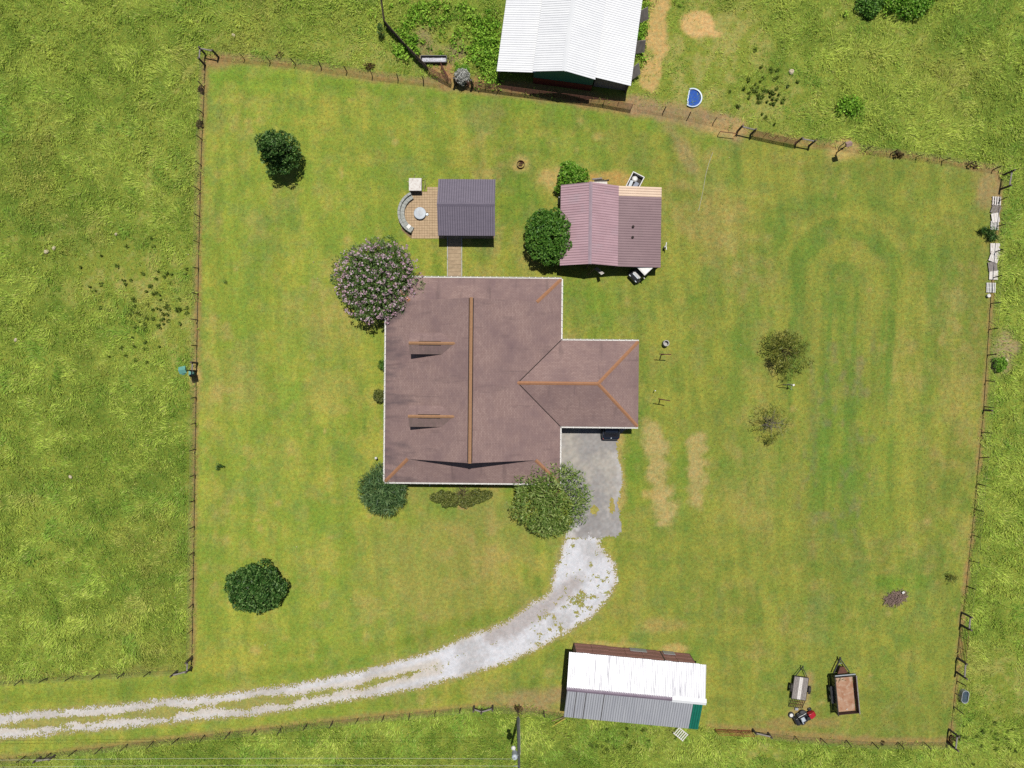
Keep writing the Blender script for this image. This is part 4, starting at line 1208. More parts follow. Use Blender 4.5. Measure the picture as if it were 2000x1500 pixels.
# ------------------------------------------------------------------ white roofed side-by-side cart
def cart():
    root = empty('utility_cart', G(1251.5, 529), math.atan2(-.69, -.73) - PI / 2)
    tag(root, 'small utility cart with white roof and black hood nosing out of the lean-to', 'utility cart')
    MB().loft([[(-.55, y, z0), (.55, y, z0), (.6, y, (z0 + z1) / 2), (.5, y, z1), (-.5, y, z1), (-.6, y, (z0 + z1) / 2)] for (y, z0, z1) in ((-1.35, .45, .85), (-.6, .3, .9), (-.55, .3, .5), (.35, .3, .5), (.4, .3, 1.0), (.9, .35, .98), (1.3, .42, .78), (1.42, .48, .62))]).build('body', M_BLACK, root, bevel=.03)
    b = MB(); b.loft([[(-.62, y, z), (.62, y, z), (.58, y, z + .05), (-.58, y, z + .05)] for (y, z) in ((-.95, 1.84), (-.85, 1.88), (.35, 1.88), (.5, 1.84))]); b.build('roof', M_WHITE, root, bevel=.02)
    for s in (-1, 1):
        b = MB(); b.tube([(s * .52, .62, 1.0), (s * .55, .4, 1.86)], .025, 6); b.tube([(s * .52, -.75, .85), (s * .55, -.8, 1.86)], .025, 6); b.build('roof_post', M_BLACK, root)
        b = MB(); b.box((s * .42, 1.32, .78), (.2, .08, .1)); b.build('headlight', M_LGREY, root)
        b = MB(); b.box((s * .76, .55, 1.2), (.16, .08, .12)); b.build('mirror', M_BLACK, root)
        for yy in (-.95, .95): vehicle_wheel(root, (s * .60, yy, .29), .29, .22)
    b = MB(); b.box((0, -.25, .62), (.95, .45, .14)); b.box((0, -.5, .95), (.95, .1, .5)); b.build('seat', M_BLACKM, root)
    b = MB(); b.box((0, .98, .995), (.75, .12, .02)); b.build('hood_stripe', M_LGREY, root)
    b = MB(); b.lathe((0, 0, 0), [(.15, 0), (.18, .02), (.15, .04)], 14); w = b.build('steering_wheel', M_BLACKM, root); w.location = (-.25, .25, 1.1); w.rotation_euler = (.6, 0, 0)
cart()

# ------------------------------------------------------------------ white barn
BA = math.radians(-7.7)
bc = G(1101, 138, 4.6)                      # south end of the ridge
barn = empty('barn', (bc.x, bc.y, 0), BA); tag(barn, 'big white metal roofed barn with low side aisles and green gable', 'barn')
BL = 22.0
def inv(px, py, z):
    p = G(px, py, z) - barn.location
    c, s = math.cos(-BA), math.sin(-BA)
    return Vector((c * p.x - s * p.y, s * p.x + c * p.y, z))
cw = inv(1040.5, 138.5, 3.55); ce = inv(1163, 152.5, 3.55); ow = inv(970, 139, 2.35); oe = inv(1232, 168, 2.35)
zc, zo, zi, zrb = 3.55, 2.35, 3.25, 4.6
xcw, xce, xow, xoe = cw.x, ce.x, ow.x, oe.x
y0 = 0.0
WM = [M_BARNW, M_BARNWD]
def bslope(xa, za, xc, zcv, ys):
    ln = math.hypot(xc - xa, zcv - za)
    if xa < xc: slope(barn, (xa, ys + BL, za), (0, -1, 0), (xc - xa, 0, zcv - za), BL, ln, WM)
    else: slope(barn, (xa, ys, za), (0, 1, 0), (xc - xa, 0, zcv - za), BL, ln, WM)
bslope(xcw, zc, 0, zrb, y0); bslope(xce, zc, 0, zrb, y0)
bslope(xow, zo, xcw + .3, zi, ow.y); bslope(xoe, zo, xce - .3, zi, oe.y)
b = MB(); cap_prism(b, (0, y0 - .03, zrb + .05), (0, BL, zrb + .05), .42, .1); b.build('ridge_cap', M_BARNW, barn)
b = MB(); b.add([(xcw + .1, y0 + .35, 1.4), (xce - .1, y0 + .35, 1.4), (xce - .1, y0 + .35, zc - .06), (0, y0 + .35, zrb - .08), (xcw + .1, y0 + .35, zc - .06)], [(0, 1, 2, 3, 4)]); b.build('gable_wall', M_GREENWALL, barn)
b = MB(); b.box(((xcw + xce) / 2, y0 + .36, .72), (xce - xcw - .2, .08, 1.36)); b.build('lower_wall', M_REDWALL, barn)
b = MB(); b.box(((xce + xoe) / 2, oe.y + .5, 1.15), (xoe - xce - .2, .08, 2.2)); b.build('aisle_wall', M_WOODG, barn)
for (x, y, z) in ((xow + .2, ow.y + .15, zo), (xcw + .45, y0 + .5, zi - .1), (xce - .45, y0 + .5, zi - .1), (xoe - .2, oe.y + .3, zo)):
    for k in range(6):
        b = MB(); b.box((x, y + k * 4.2, z / 2 - .04), (.16, .16, z - .08)); b.build('post', M_POSTW, barn)
for x, z in ((xcw + .3, zi), (xce - .3, zi)):
    b = MB(); b.box((x, y0 + BL / 2, (z + zc) / 2 - .02), (.05, BL - .4, zc - z + .1)); b.build('clerestory_wall', M_BARNW, barn)
b = MB(); b.box((xoe - .1, oe.y + BL / 2, 1.1), (.06, BL - 1, 2.2)); b.build('side_wall', M_WOODG, barn)
b = MB(); b.box((xow + .1, ow.y + BL / 2 + 2, 1.1), (.06, BL - 5, 2.2)); b.build('side_wall', M_WOODG, barn)
for (px, py) in ((1247.5, 144), (1253, 91), (1258, 32)):
    q = inv(px - 12, py, 1.5)
    f = link(MB().box((.55, 0, 0), (1.1, .06, 1.4)).mesh('stall_shutter', M_WOODG), 'stall_shutter', barn)
    f.location = (xoe - .04, q.y, 1.25); f.rotation_euler = (-.5, 0, math.radians({1247.5: 35, 1253: 8, 1258: 26}[px]) - BA)

# ------------------------------------------------------------------ long shed by the south fence
LA = -math.radians(5.35)
l0 = G(1112, 1273, 3.0)
ls = empty('field_shed', (l0.x, l0.y, 0), LA); tag(ls, 'long shed with white and grey metal roof slopes and a green end sheet', 'shed')
LW = 13.55; r1, r2 = 3.35, 3.1; zl, zlr = 3.0, 3.85
la, lb = math.hypot(r1, zlr - zl), math.hypot(r2, zlr - zl)
slope(ls, (LW, 0, zl), (-1, 0, 0), (0, -r1, zlr - zl), LW, la - .02, [M_OLDW, M_OLDWD], pw=.68, jit=.025)
def pk(k, n): return [M_GREENR, M_GREENRD] if k == n - 1 else [M_GREYR, M_GREYRD]
slope(ls, (.05, -r1 - r2, zl - .02), (1, 0, 0), (0, r2, zlr - zl), LW - .25, lb - .06, None, pw=.92, picks=pk)
for x in (.98, 1.92, 3.7):
    b = MB(); b.bar((x, -r1 - r2 + .01, zl + .03), (x, -r1 - .15, zlr - .02), .05, .03); b.build('lap_seam', M_VENT, ls)
b = MB(); cap_prism(b, (.02, -r1, zlr + .05), (LW * .76, -r1, zlr + .05), .40, .1); b.build('ridge_cap', M_LILAC, ls)
b = MB(); cap_prism(b, (LW * .76, -r1, zlr + .07), (LW + .1, -r1, zlr + .07), .62, .14); b.build('ridge_cap', M_BARNW, ls, label='white end piece of the ridge cap')
n = 7; w0, w1 = .75, LW - .95
zt = [2.9, 2.75, 2.85, 2.6, 2.9, 2.7, 2.88, 2.9]
for k in range(n):
    xa, xb_ = w0 + (w1 - w0) * k / n, w0 + (w1 - w0) * (k + 1) / n
    b = MB(); yy = -.12 + .03 * math.sin(k * 2.1)
    for j in range(6):                            # lapped horizontal sheets
        b.box(((xa + xb_) / 2, yy - .012 * (j % 2), .1 + (j + .5) * .46), (xb_ - xa - .012, .03, .455))
    b.build('wall_sheet', M_RUSTWALL, ls)
for (xa, xb_) in ((6.4, 8.1), (9.8, 11.0)):
    b = MB(); b.box(((xa + xb_) / 2, -.06, .55), (xb_ - xa, .03, .8)); b.build('patch_sheet', M_GREYR, ls)
for x in (w0, 3.9, 7.0, 9.6, w1):
    b = MB(); b.box((x, -.20, 1.45), (.14, .14, 2.9)); b.box((x, -r1 - r2 + .25, 1.45), (.14, .14, 2.9)); b.build('post', M_POSTW, ls)
for x in (w0 - .06, w1 + .06):
    b = MB(); b.add([(x, -.25, .05), (x, -r1 - r2 + .3, .05), (x, -r1 - r2 + .3, 2.9), (x, -r1, 3.7), (x, -.25, 2.9)], [(0, 1, 2, 3, 4)]); b.build('end_wall', M_RUSTWALL, ls)
# white slatted pallet and boards beside it
pl = empty('white_pallet', G(1327, 1428), math.radians(-40)); tag(pl, 'white slatted pallet sticking out from the south eave of the long shed', 'pallet')
for k in range(6): b = MB(); b.box((-.55 + k * .22, 0, .62), (.09, .9, .04)); b.build('slat', M_WHITE, pl)
for s in (-1, 1): b = MB(); b.box((0, s * .4, .57), (1.3, .08, .06)); b.build('runner', M_WHITE, pl)
for s in (-1, 1):
    for t in (-1, 1): b = MB(); b.box((s * .55, t * .4, .27), (.06, .06, .54)); b.build('leg', M_WHITE, pl)
b = MB(); b.bar(G(1104, 1403, .9), G(1078, 1419, .05), .10, .06); b.build('yellow_pole', M_YELLOW, None, label='yellow pole sloping from the south-west corner of the long shed', cat='pole')
b = MB(); b.bar(G(1102, 1401, .5), G(1076, 1409, .05), .07, .05); b.build('brown_pole', M_WOODT, None, label='brown pole sloping from the south-west corner of the long shed', cat='pole')

# ------------------------------------------------------------------ small deck trailer
tr = empty('utility_trailer', G(1558.5, 1340), math.radians(-7.8)); tag(tr, 'small utility trailer with grey plank deck and lowered mesh ramp', 'trailer')
for k in range(8): b = MB(); b.box((-.62 + k * .178, 0, .53), (.168, 2.26, .04)); b.build('plank', M_PALEWOOD if k in (3, 4) else M_WOODG, tr)
b = MB()
for s in (-1, 1): b.box((s * .74, 0, .50), (.05, 2.32, .10)); b.box((0, s * 1.155, .49), (1.42, .05, .08))
b.build('frame', M_DARKPIPE, tr)
b = MB(); b.bar((-.62, 1.14, .46), (0, 2.15, .46), .06); b.bar((.62, 1.14, .46), (0, 2.15, .46), .06); b.box((0, 2.2, .5), (.1, .2, .1)); b.build('tongue', M_BLACK, tr)
b = MB(); b.tube([(0, 1.9, .1), (0, 1.9, .75)], .03, 6); b.build('jack', M_DARKPIPE, tr)
for s in (-1, 1):
    vehicle_wheel(tr, (s * .92, -.05, .32), .32, .2)
    b = MB(); b.loft([[(s * .80, y, z), (s * 1.05, y, z), (s * 1.05, y, z - .02), (s * .80, y, z - .02)] for (y, z) in ((-.48, .5), (-.36, .68), (-.05, .74), (.26, .68), (.38, .5))]); b.build('mudguard', M_DARKPIPE, tr)
ramp = empty('ramp', (0, -1.18, 0)); ramp.parent = tr
b = MB()
def RP(x, t): return (x, -t * 1.0, .5 - t * .46)
for s in (-1, 1): b.bar(RP(s * .7, 0), RP(s * .7, 1), .05)
b.bar(RP(-.7, 1), RP(.7, 1), .05); b.build('ramp_frame', M_DARKPIPE, ramp)
for k in range(7): b = MB(); x = -.52 + k * .175; b.bar(RP(x, 0), RP(x, 1), .03); b.build('ramp_bar', M_RUST, ramp)
for t in (.3, .62): b = MB(); b.bar(RP(-.7, t), RP(.7, t), .03); b.build('ramp_bar', M_RUST, ramp)

# ------------------------------------------------------------------ black dump trailer
dt = empty('dump_trailer', G(1655, 1359, 1.45) - Vector((0, 0, 1.45)), math.radians(5.2)); tag(dt, 'black high-sided dump trailer with bare rusty bed', 'trailer')
W2, L2, z0, z1 = 1.08, 1.92, .78, 1.45
b = MB(); b.box((0, 0, z0 - .03), (2 * W2 - .1, 2 * L2 - .1, .06)); b.build('bed_floor', M_BEDRUST, dt)
for s in (-1, 1):
    b = MB(); b.mi = 0; b.box((s * (W2 - .02), 0, (z0 + z1) / 2), (.04, 2 * L2, z1 - z0)); b.build('side_wall', M_BEDWALL, dt)
    b = MB(); b.box((s * (W2 + .025), 0, (z0 + z1) / 2 - .05), (.03, 2 * L2, z1 - z0 + .1))
    for k in range(7): b.box((s * (W2 + .06), -L2 + .15 + k * .6, (z0 + z1) / 2), (.06, .07, z1 - z0))
    b.build('side_skin', M_BLACK, dt)
    b = MB(); b.box((s * W2, 0, z1 + .025), (.10, 2 * L2 + .06, .05)); b.build('top_rail', M_WOODG if s > 0 else M_DARKPIPE, dt)
    for yy in (-.5, .35): vehicle_wheel(dt, (s * (W2 + .16), yy, .36), .36, .22)
    b = MB(); b.box((s * (W2 + .17), -.07, .80), (.3, 1.75, .04)); b.build('mudguard', M_BLACK, dt)
b = MB(); b.box((0, L2 - .02, (z0 + z1) / 2), (2 * W2 - .08, .04, z1 - z0)); b.build('front_wall', M_BLACK, dt)
b = MB(); b.box((0, -L2 + .02, (z0 + z1) / 2 - .05), (2 * W2 - .08, .04, z1 - z0 - .1)); b.build('tailgate', M_BEDWALL, dt)
b = MB(); b.box((0, L2 + .16, z1 - .05), (2 * W2 - .1, .10, .08)); b.build('tarp_roller', M_GALV, dt)
b = MB(); b.box((0, 0, .55), (1.2, 2 * L2 - .2, .2)); b.build('chassis', M_BLACK, dt)
b = MB(); b.bar((-.8, L2 + .1, .55), (-.02, L2 + 1.45, .52), .1, .14); b.bar((.8, L2 + .1, .55), (.02, L2 + 1.45, .52), .1, .14); b.box((0, L2 + 1.5, .55), (.14, .3, .14)); b.build('tongue', M_BLACK, dt)
b = MB(); b.loft([[(-w, y, .6), (w, y, .6), (w, y, .85), (-w, y, .85)] for (y, w) in ((L2 + .1, .52), (L2 + .75, .22))]); b.build('tool_box', M_RUST, dt)
b = MB(); b.tube([(-.14, L2 + 1.2, .1), (-.14, L2 + 1.2, 1.05)], .04, 8); b.tube([(-.14, L2 + 1.2, 1.0), (-.34, L2 + 1.25, 1.02)], .02, 6); b.build('jack', M_GALV, dt)
b = MB()
for k in range(16): a = rnd.uniform(0, 6.28); r = rnd.uniform(0, .5); b.box((-.35 + r * math.cos(a) * 1.2, L2 - .55 + r * math.sin(a) * .5, z0 + .03), (rnd.uniform(.05, .3), .04, .04), a)
b.build('debris_in_bed', mat('leaf_debris', C(96, 92, 60), C(150, 140, 80), 6, .9), None, label='dark leafy debris in the front corner of the dump trailer bed', cat='debris', kind='stuff').matrix_world = Matrix.Translation(dt.location) @ Matrix.Rotation(dt.rotation_euler.z, 4, 'Z')
b = MB(); b.box((.1, -L2 + .28, z0 + .04), (.14, .06, .06), .5); b.build('white_rag', M_WHITE, None, label='scrap of white cloth at the tail of the dump trailer bed', cat='rag').matrix_world = Matrix.Translation(dt.location) @ Matrix.Rotation(dt.rotation_euler.z, 4, 'Z')

# ------------------------------------------------------------------ riding mower
mw = empty('riding_mower', G(1571, 1396), math.radians(-62)); tag(mw, 'red and black riding mower with grey seat behind the small trailer', 'mower')
MB().loft([[(-w, y, z0), (w, y, z0), (w * .85, y, z1), (-w * .85, y, z1)] for (y, w, z0, z1) in ((.25, .30, .35, .82), (.5, .31, .35, .84), (.85, .28, .35, .74), (.98, .2, .4, .6))]).build('hood', M_RED, mw, bevel=.03)
b = MB(); b.lathe((-.05, -.15, .16), [(.50, 0), (.62, .02), (.60, .16), (.3, .2), (0, .2)], 18, 1.05, .85); b.build('deck', M_BLACK, mw)
b = MB(); b.box((0, -.45, .52), (.8, .62, .12)); b.box((0, -.1, .38), (.6, .6, .08)); b.build('fender', M_BLACK, mw, bevel=.04)
b = MB(); b.box((0, -.42, .64), (.44, .4, .09)); b.box((0, -.64, .84), (.42, .08, .36)); b.build('seat', M_LGREY, mw, bevel=.03)
b = MB(); b.lathe((0, 0, 0), [(.15, 0), (.18, .02), (.15, .04)], 16); s_ = b.build('steering_wheel', M_BLACKM, mw); s_.location = (0, .1, .95); s_.rotation_euler = (.5, 0, 0)
b = MB(); b.tube([(0, .28, .8), (0, .1, .96)], .03, 6); b.build('steering_column', M_DARKPIPE, mw)
for s in (-1, 1):
    vehicle_wheel(mw, (s * .45, -.55, .27), .27, .24, M_LGREY); vehicle_wheel(mw, (s * .38, .72, .19), .19, .16, M_LGREY)
b = MB(); b.loft([[(-.42, y, .12), (.42, y, .12), (.36, y, z), (-.36, y, z)] for (y, z) in ((-1.25, .5), (-1.05, .66), (-.82, .62))]); b.build('grass_bag', M_BLACK, mw, bevel=.04)
tw = empty('spare_wheel', G(1544.5, 1395.5)); tag(tw, 'loose black tyre with white hub lying by the trailer ramp', 'wheel')
b = MB(); b.lathe((0, 0, 0), [(.17, 0), (.28, 0), (.31, .05), (.31, .13), (.28, .19), (.18, .19)], 22, cap=False); b.build('tyre', M_BLACKM, tw)
b = MB(); b.lathe((0, 0, .02), [(.0, 0), (.18, .0), (.185, .16), (.1, .14), (0, .15)], 20); b.build('hub', M_WHITE, tw)
b = MB(); b.box((0, 0, .12), (.32, .22, .24)); b.box((0.04, .02, .26), (.16, .12, .04)); b.build('fuel_can', M_GREYR, None, bevel=.03, label='small grey can on bare soil by the trailer ramp', cat='can').location = G(1554.5, 1383.5)

# ------------------------------------------------------------------ fences
TP = MB().box((0, 0, .72), (.05, .05, 1.44)).box((.028, 0, .72), (.02, .10, 1.40)).mesh('t_post', M_TPOST)


def polyline(pts, step):
    P = [G(*p) for p in pts]; out = []; acc = 0.0
    for a, c in zip(P[:-1], P[1:]):
        ln = (c - a).length; d = (c - a) / ln; t = acc
        while t < ln:
            out.append(a + d * t); t += step
        acc = t - ln
    return P, out


def wire_fence(pts, label, step=2.65, skip_ends=True, strands=(.15, .4, .65, .9, 1.15, 1.38)):
    P, posts = polyline(pts, step)
    root = empty('wire_fence', P[0]); tag(root, label, 'fence', 'wire fences round the yard')
    for k, q in enumerate(posts):
        if skip_ends and k == 0: continue
        o = link(TP, 't_post', root, loc=q - P[0], rz=rnd.uniform(0, PI))
        o.rotation_euler = (rnd.gauss(0, .05), rnd.gauss(0, .05), rnd.uniform(0, PI))
    for z in strands:
        b = MB(); b.tube([p - P[0] + Vector((0, 0, z + rnd.uniform(-.02, .02))) for p in P], .007, 4); b.build('wire', M_WIRE, root)
    return root


def brace(pts, label, h=1.75, r=.11, rail=M_WOODG, diag=True):
    """heavy wooden posts joined by a rail high up"""
    P = [G(*p) for p in pts]
    root = empty('fence_brace', P[0]); tag(root, label, 'fence brace', 'wooden fence braces')
    for p in P: b = MB(); q = p - P[0]; b.tube([q, q + Vector((rnd.uniform(-.03, .03), rnd.uniform(-.03, .03), h + rnd.uniform(-.08, .08)))], [r, r * .9], 9); b.build('post', M_POSTW, root)
    for a, c in zip(P[:-1], P[1:]):
        a, c = a - P[0], c - P[0]
        b = MB(); b.tube([a + Vector((0, 0, h - .35)), c + Vector((0, 0, h - .35))], .075, 8); b.build('rail', rail, root)
        if diag: b = MB(); b.tube([a + Vector((0, 0, h - .4)), c + Vector((0, 0, .2))], .012, 5); b.build('brace_wire', M_WIRE, root)
    return root


def gate(a, c, label, m=M_RUST, h=1.35, rails=6, uprights=4, z0=.15, name='pipe_gate', grp='pipe gates and panels', r=.024):
    A, Cc = G(*a), G(*c)
    root = empty(name, A); tag(root, label, 'gate' if 'gate' in name else 'fence panel', grp)
    d = Cc - A
    for k in range(rails): b = MB(); z = z0 + (h - z0) * k / (rails - 1); b.tube([Vector((0, 0, z)), d + Vector((0, 0, z))], r, 6); b.build('rail', m, root)
    for k in range(uprights): b = MB(); p = d * (k / (uprights - 1)); b.tube([p + Vector((0, 0, z0)), p + Vector((0, 0, h))], r, 6); b.build('upright', m, root)
    for t in (.02, .98): b = MB(); p = d * t; b.tube([p, p + Vector((0, 0, z0 + .05))], .03, 6); b.build('foot', m, root)
    return root


wire_fence([(402, 122), (394, 300), (389, 500), (385, 700), (382, 900), (379, 1100), (376, 1282)], 'long wire fence down the west side of the lawn')
wire_fence([(428, 112), (590, 128), (745, 152), (868, 166)], 'wire fence along the north lawn edge between corner brace and barn gate')
wire_fence([(345, 1308), (200, 1316), (0, 1330), (-150, 1342)], 'wire fence running west from the south-west corner brace, north of the drive')
wire_fence([(-150, 1500), (95, 1471), (450, 1429), (700, 1402), (880, 1384), (925, 1380)], 'wire fence along the south side of the gravel drive')
wire_fence([(962, 1380), (1040, 1384), (1104, 1394)], 'short wire fence between the small brace and the long shed')
wire_fence([(1502, 1432), (1560, 1438), (1700, 1449), (1850, 1449)], 'wire fence along the south edge east of the red gate')
wire_fence([(1857, 1430), (1866, 1350), (1872, 1306)], 'short wire fence between south-east corner and east gate')
wire_fence([(1882, 1195), (1898, 1050), (1912, 900), (1922, 797), (1932, 640), (1941, 500), (1950, 400), (1958, 352)], 'long wire fence down the east side of the lawn')
wire_fence([(1590, 279), (1700, 296), (1800, 308), (1945, 333)], 'wire fence along the north edge east of the brown gate')
wire_fence([(1245, 212), (1340, 228), (1432, 249)], 'wire fence over bare soil between barn panels and brown gate')
for a_, c_, l_ in (((745, -30), (748, 10), 'dark rail panel of the curving fence, at the top edge of the frame'), ((748, 12), (753, 50), 'dark rail panel of the curving fence, second from the top edge'), ((755, 53), (795, 98), 'dark rail panel of the curving fence beside the little conifer'), ((797, 100), (836, 139), 'dark rail panel of the curving fence next to the black trough')):
    gate(a_, c_, l_, M_TPOST, name='corral_panel', grp='panels of the curving fence', uprights=3, rails=7, r=.035)
brace([(427, 112), (402, 107), (401, 128)], 'weathered corner brace of posts and rails at the north-west corner')
brace([(376, 1284), (375, 1303), (347, 1310)], 'weathered corner brace at the south-west corner by the drive', h=1.5)
brace([(80, 1478), (108, 1474)], 'low grey brace in the fence south of the drive, by the frame edge', h=1.2)
brace([(926, 1379), (941, 1384), (962, 1378)], 'small grey three-post brace in the fence south of the drive', h=1.1)
brace([(1440, 257), (1466, 263)], 'dark timber brace at the west end of the brown gate')
brace([(1554, 280), (1580, 285)], 'dark timber brace at the east end of the brown gate')
brace([(1878, 1196), (1876, 1220)], 'dark timber brace at the north end of the east gate')
brace([(1869, 1285), (1867, 1312)], 'dark timber brace at the south end of the east gate')
brace([(1853, 1424), (1850, 1449)], 'dark timber corner brace at the south-east corner')
brace([(1958, 342), (1953, 370)], 'dark timber corner brace at the north-east corner')
brace([(1470, 1424), (1500, 1431)], 'grey timber brace at the east end of the red gate', h=1.2)
brace([(386, 709), (384, 735)], 'dark timber brace in the west fence below the teal birdhouse', h=1.5)
gate((1468, 265), (1552, 283), 'brown pipe gate in the north fence east of the blue pool', M_RUST, uprights=5)
gate((1876, 1222), (1870, 1283), 'brown pipe gate in the east fence above the oval trough', M_RUST)
gate((1396, 1423), (1466, 1426), 'red rusted pipe gate in the south fence beside the long shed', M_REDRUST, r=.024, rails=5)
b_ = [(888, 166), (925, 171), (973, 177), (1026, 184), (1080, 191), (1130, 197), (1178, 204), (1232, 214)]
nm = ['westernmost', 'second from the west', 'third from the west', 'fourth from the west', 'fifth from the west', 'sixth from the west', 'easternmost']
for k in range(7): gate(b_[k], b_[k + 1], 'brown pipe panel in the row before the barn, ' + nm[k], M_RUST, name='corral_panel', grp='corral panels before the barn', uprights=3)
gate((838, 142), (882, 165), 'brown pipe gate slanting between the black trough and the shrub', M_RUST, uprights=3)
gate((862, 132), (876, 158), 'brown pipe gate standing open beside the black trough', M_RUST, uprights=2, rails=4)
for k, p in enumerate(((889, 166), (922, 170))):
    q = G(*p); b = MB(); b.tube([q, q + Vector((0, 0, 1.7))], .12, 9); b.build('gate_post', M_POSTW, None, label=('dark wooden post west of the white flowering shrub', 'dark wooden post east of the white flowering shrub')[k], cat='post', group='posts by the flowering shrub')
b = MB(); q = G(1921, 801); b.tube([q, q + Vector((0, 0, 1.35))], .1, 9); b.build('wooden_post', M_POSTW, None, label='lone thick wooden post in the east fence', cat='post')
# red brown frame by the north fence
fr = empty('hitching_rail', G(1418, 263)); tag(fr, 'rust brown pipe rail standing inside the north fence', 'rail')
b = MB()
for s in (-1, 1): b.tube([(s * .85 + .1, -.1 * s, 0), (s * .85, 0, .9)], .035, 6)
b.build('leg', M_RUST, fr); b = MB(); b.tube([(-.85, 0, .9), (.85, -.2, .9)], .04, 6); b.build('top_bar', M_RUST, fr)
#@@PART4@@
# ------------------------------------------------------------------ trees and shrubs
def quads_mesh(name, V, material):
    n = len(V)
    me = np_mesh(name, V.reshape(-1, 3), np.arange(n * 4).reshape(n, 4))
    me.materials.append(material)
    return me


def crown_leaves(clumps, per, leaf, aspect, radial=0.0, droop=0.3, shell=0.55):
    """leaf kites spread through overlapping clumps; clump = (x, y, z, rx, ry, rz)"""
    out = []
    for (cx, cy, cz, rx, ry, rz) in clumps:
        k = per
        d = rng.normal(0, 1, (k, 3)); d /= np.linalg.norm(d, axis=1)[:, None]
        q = (shell + (1 - shell) * rng.random(k)) ** (1 / 1.5)
        x = cx + d[:, 0] * q * rx; y = cy + d[:, 1] * q * ry; z = np.maximum(cz + d[:, 2] * q * rz, 0.05)
        a = np.arctan2(y, x)
        a = np.where(rng.random(k) < radial, a, rng.uniform(0, 2 * PI, k))
        out.append(leaf_quads(x, y, z, rng.uniform(leaf[0], leaf[1], k), aspect, a, 0.7))
    return np.concatenate(out)


def trunk_mesh(b, h, r, limbs, spread, stems=1, lean=0.25):
    for s in range(stems):
        a = 2 * PI * s / max(stems, 1) + rnd.uniform(-.3, .3)
        off = 0.0 if stems == 1 else .18
        base = Vector((off * math.cos(a), off * math.sin(a), 0))
        top = Vector((math.cos(a) * spread * lean * (stems > 1) + rnd.uniform(-.1, .1), math.sin(a) * spread * lean * (stems > 1) + rnd.uniform(-.1, .1), h))
        b.tube([base, (base + top) / 2 + Vector((rnd.uniform(-.06, .06), rnd.uniform(-.06, .06), 0)), top], [r, r * .75, r * .45], 7)
        for k in range(limbs):
            t = rnd.uniform(.4, 1.0); p = base.lerp(top, t); aa = rnd.uniform(0, 2 * PI)
            e = p + Vector((math.cos(aa) * spread * rnd.uniform(.5, .9), math.sin(aa) * spread * rnd.uniform(.5, .9), rnd.uniform(.3, .9) * h * .5))
            b.tube([p, p.lerp(e, .5) + Vector((0, 0, .08)), e], [r * .4, r * .25, r * .08], 5)


def plant(name, loc, label, cat, clumps, per, leaf, aspect, lm, bark, h, r, limbs, spread, stems=1, radial=0.2, group=None, shell=0.55, crown='crown'):
    root = empty(name, loc); tag(root, label, cat, group)
    b = MB(); trunk_mesh(b, h, r, limbs, spread, stems); b.build('trunk', bark, root)
    V = crown_leaves(clumps, per, leaf, aspect, radial, shell=shell)
    link(quads_mesh(crown, V, lm), crown, root, kind='stuff')
    return root


def dome(n, R, zc, rz, cr, flat=1.0, jitter=0.12, low=-0.35):
    """clump centres over a rounded crown"""
    out = []
    for k in range(n):
        u = low + (1 - low) * (k + .5) / n; a = k * 2.39996
        q = math.sqrt(max(0, 1 - u * u)) if u > 0 else 1 - .25 * abs(u)
        j = 1 + rnd.uniform(-jitter, jitter)
        s = cr * rnd.uniform(.75, 1.25)
        out.append((math.cos(a) * q * (R - cr * .6) * j, math.sin(a) * q * (R - cr * .6) * flat * j, zc + u * (rz - cr * .5), s, s, s * .8))
        if k % 3 == 0:                      # the inside of the crown
            w = math.sqrt(rnd.random()) * .6; t = rnd.uniform(0, 2 * PI)
            out.append((math.cos(t) * w * R, math.sin(t) * w * R * flat, zc + (1 - w) * rz * .45, s * 1.2, s * 1.2, s * .7))
    return out


LM_DK = leaf_mat('dark_glossy_leaf', C(40, 76, 26), C(70, 118, 44), C(150, 186, 104), .22, .5, .2)
LM_MID = leaf_mat('mid_green_leaf', C(60, 110, 30), C(98, 154, 50), C(150, 196, 84), .3)
LM_MYR = leaf_mat('myrtle_leaf', C(66, 100, 44), C(110, 146, 68), C(164, 188, 112), .3)
LM_LIGHT = leaf_mat('light_green_leaf', C(100, 140, 50), C(154, 186, 84), C(206, 222, 138), .4)
LM_OLIVE = leaf_mat('olive_leaf', C(84, 100, 42), C(126, 138, 62), C(170, 172, 92), .25)
LM_BLUE = leaf_mat('blue_green_needle', C(60, 94, 50), C(94, 132, 74), C(152, 180, 114), .2)
LM_YOUNG = leaf_mat('dark_olive_leaf', C(86, 100, 34), C(128, 140, 54), C(184, 182, 84), .25)
LM_BLOSSOM = leaf_mat('pink_blossom', C(228, 176, 200), C(246, 206, 222), C(255, 238, 244), .35)
LM_WFLOWER = leaf_mat('white_grey_bloom', C(176, 176, 166), C(236, 236, 226), C(255, 255, 250), .3)
LM_BRIGHT = leaf_mat('bright_leaf', C(98, 166, 38), C(146, 208, 60), C(198, 234, 108), .4)

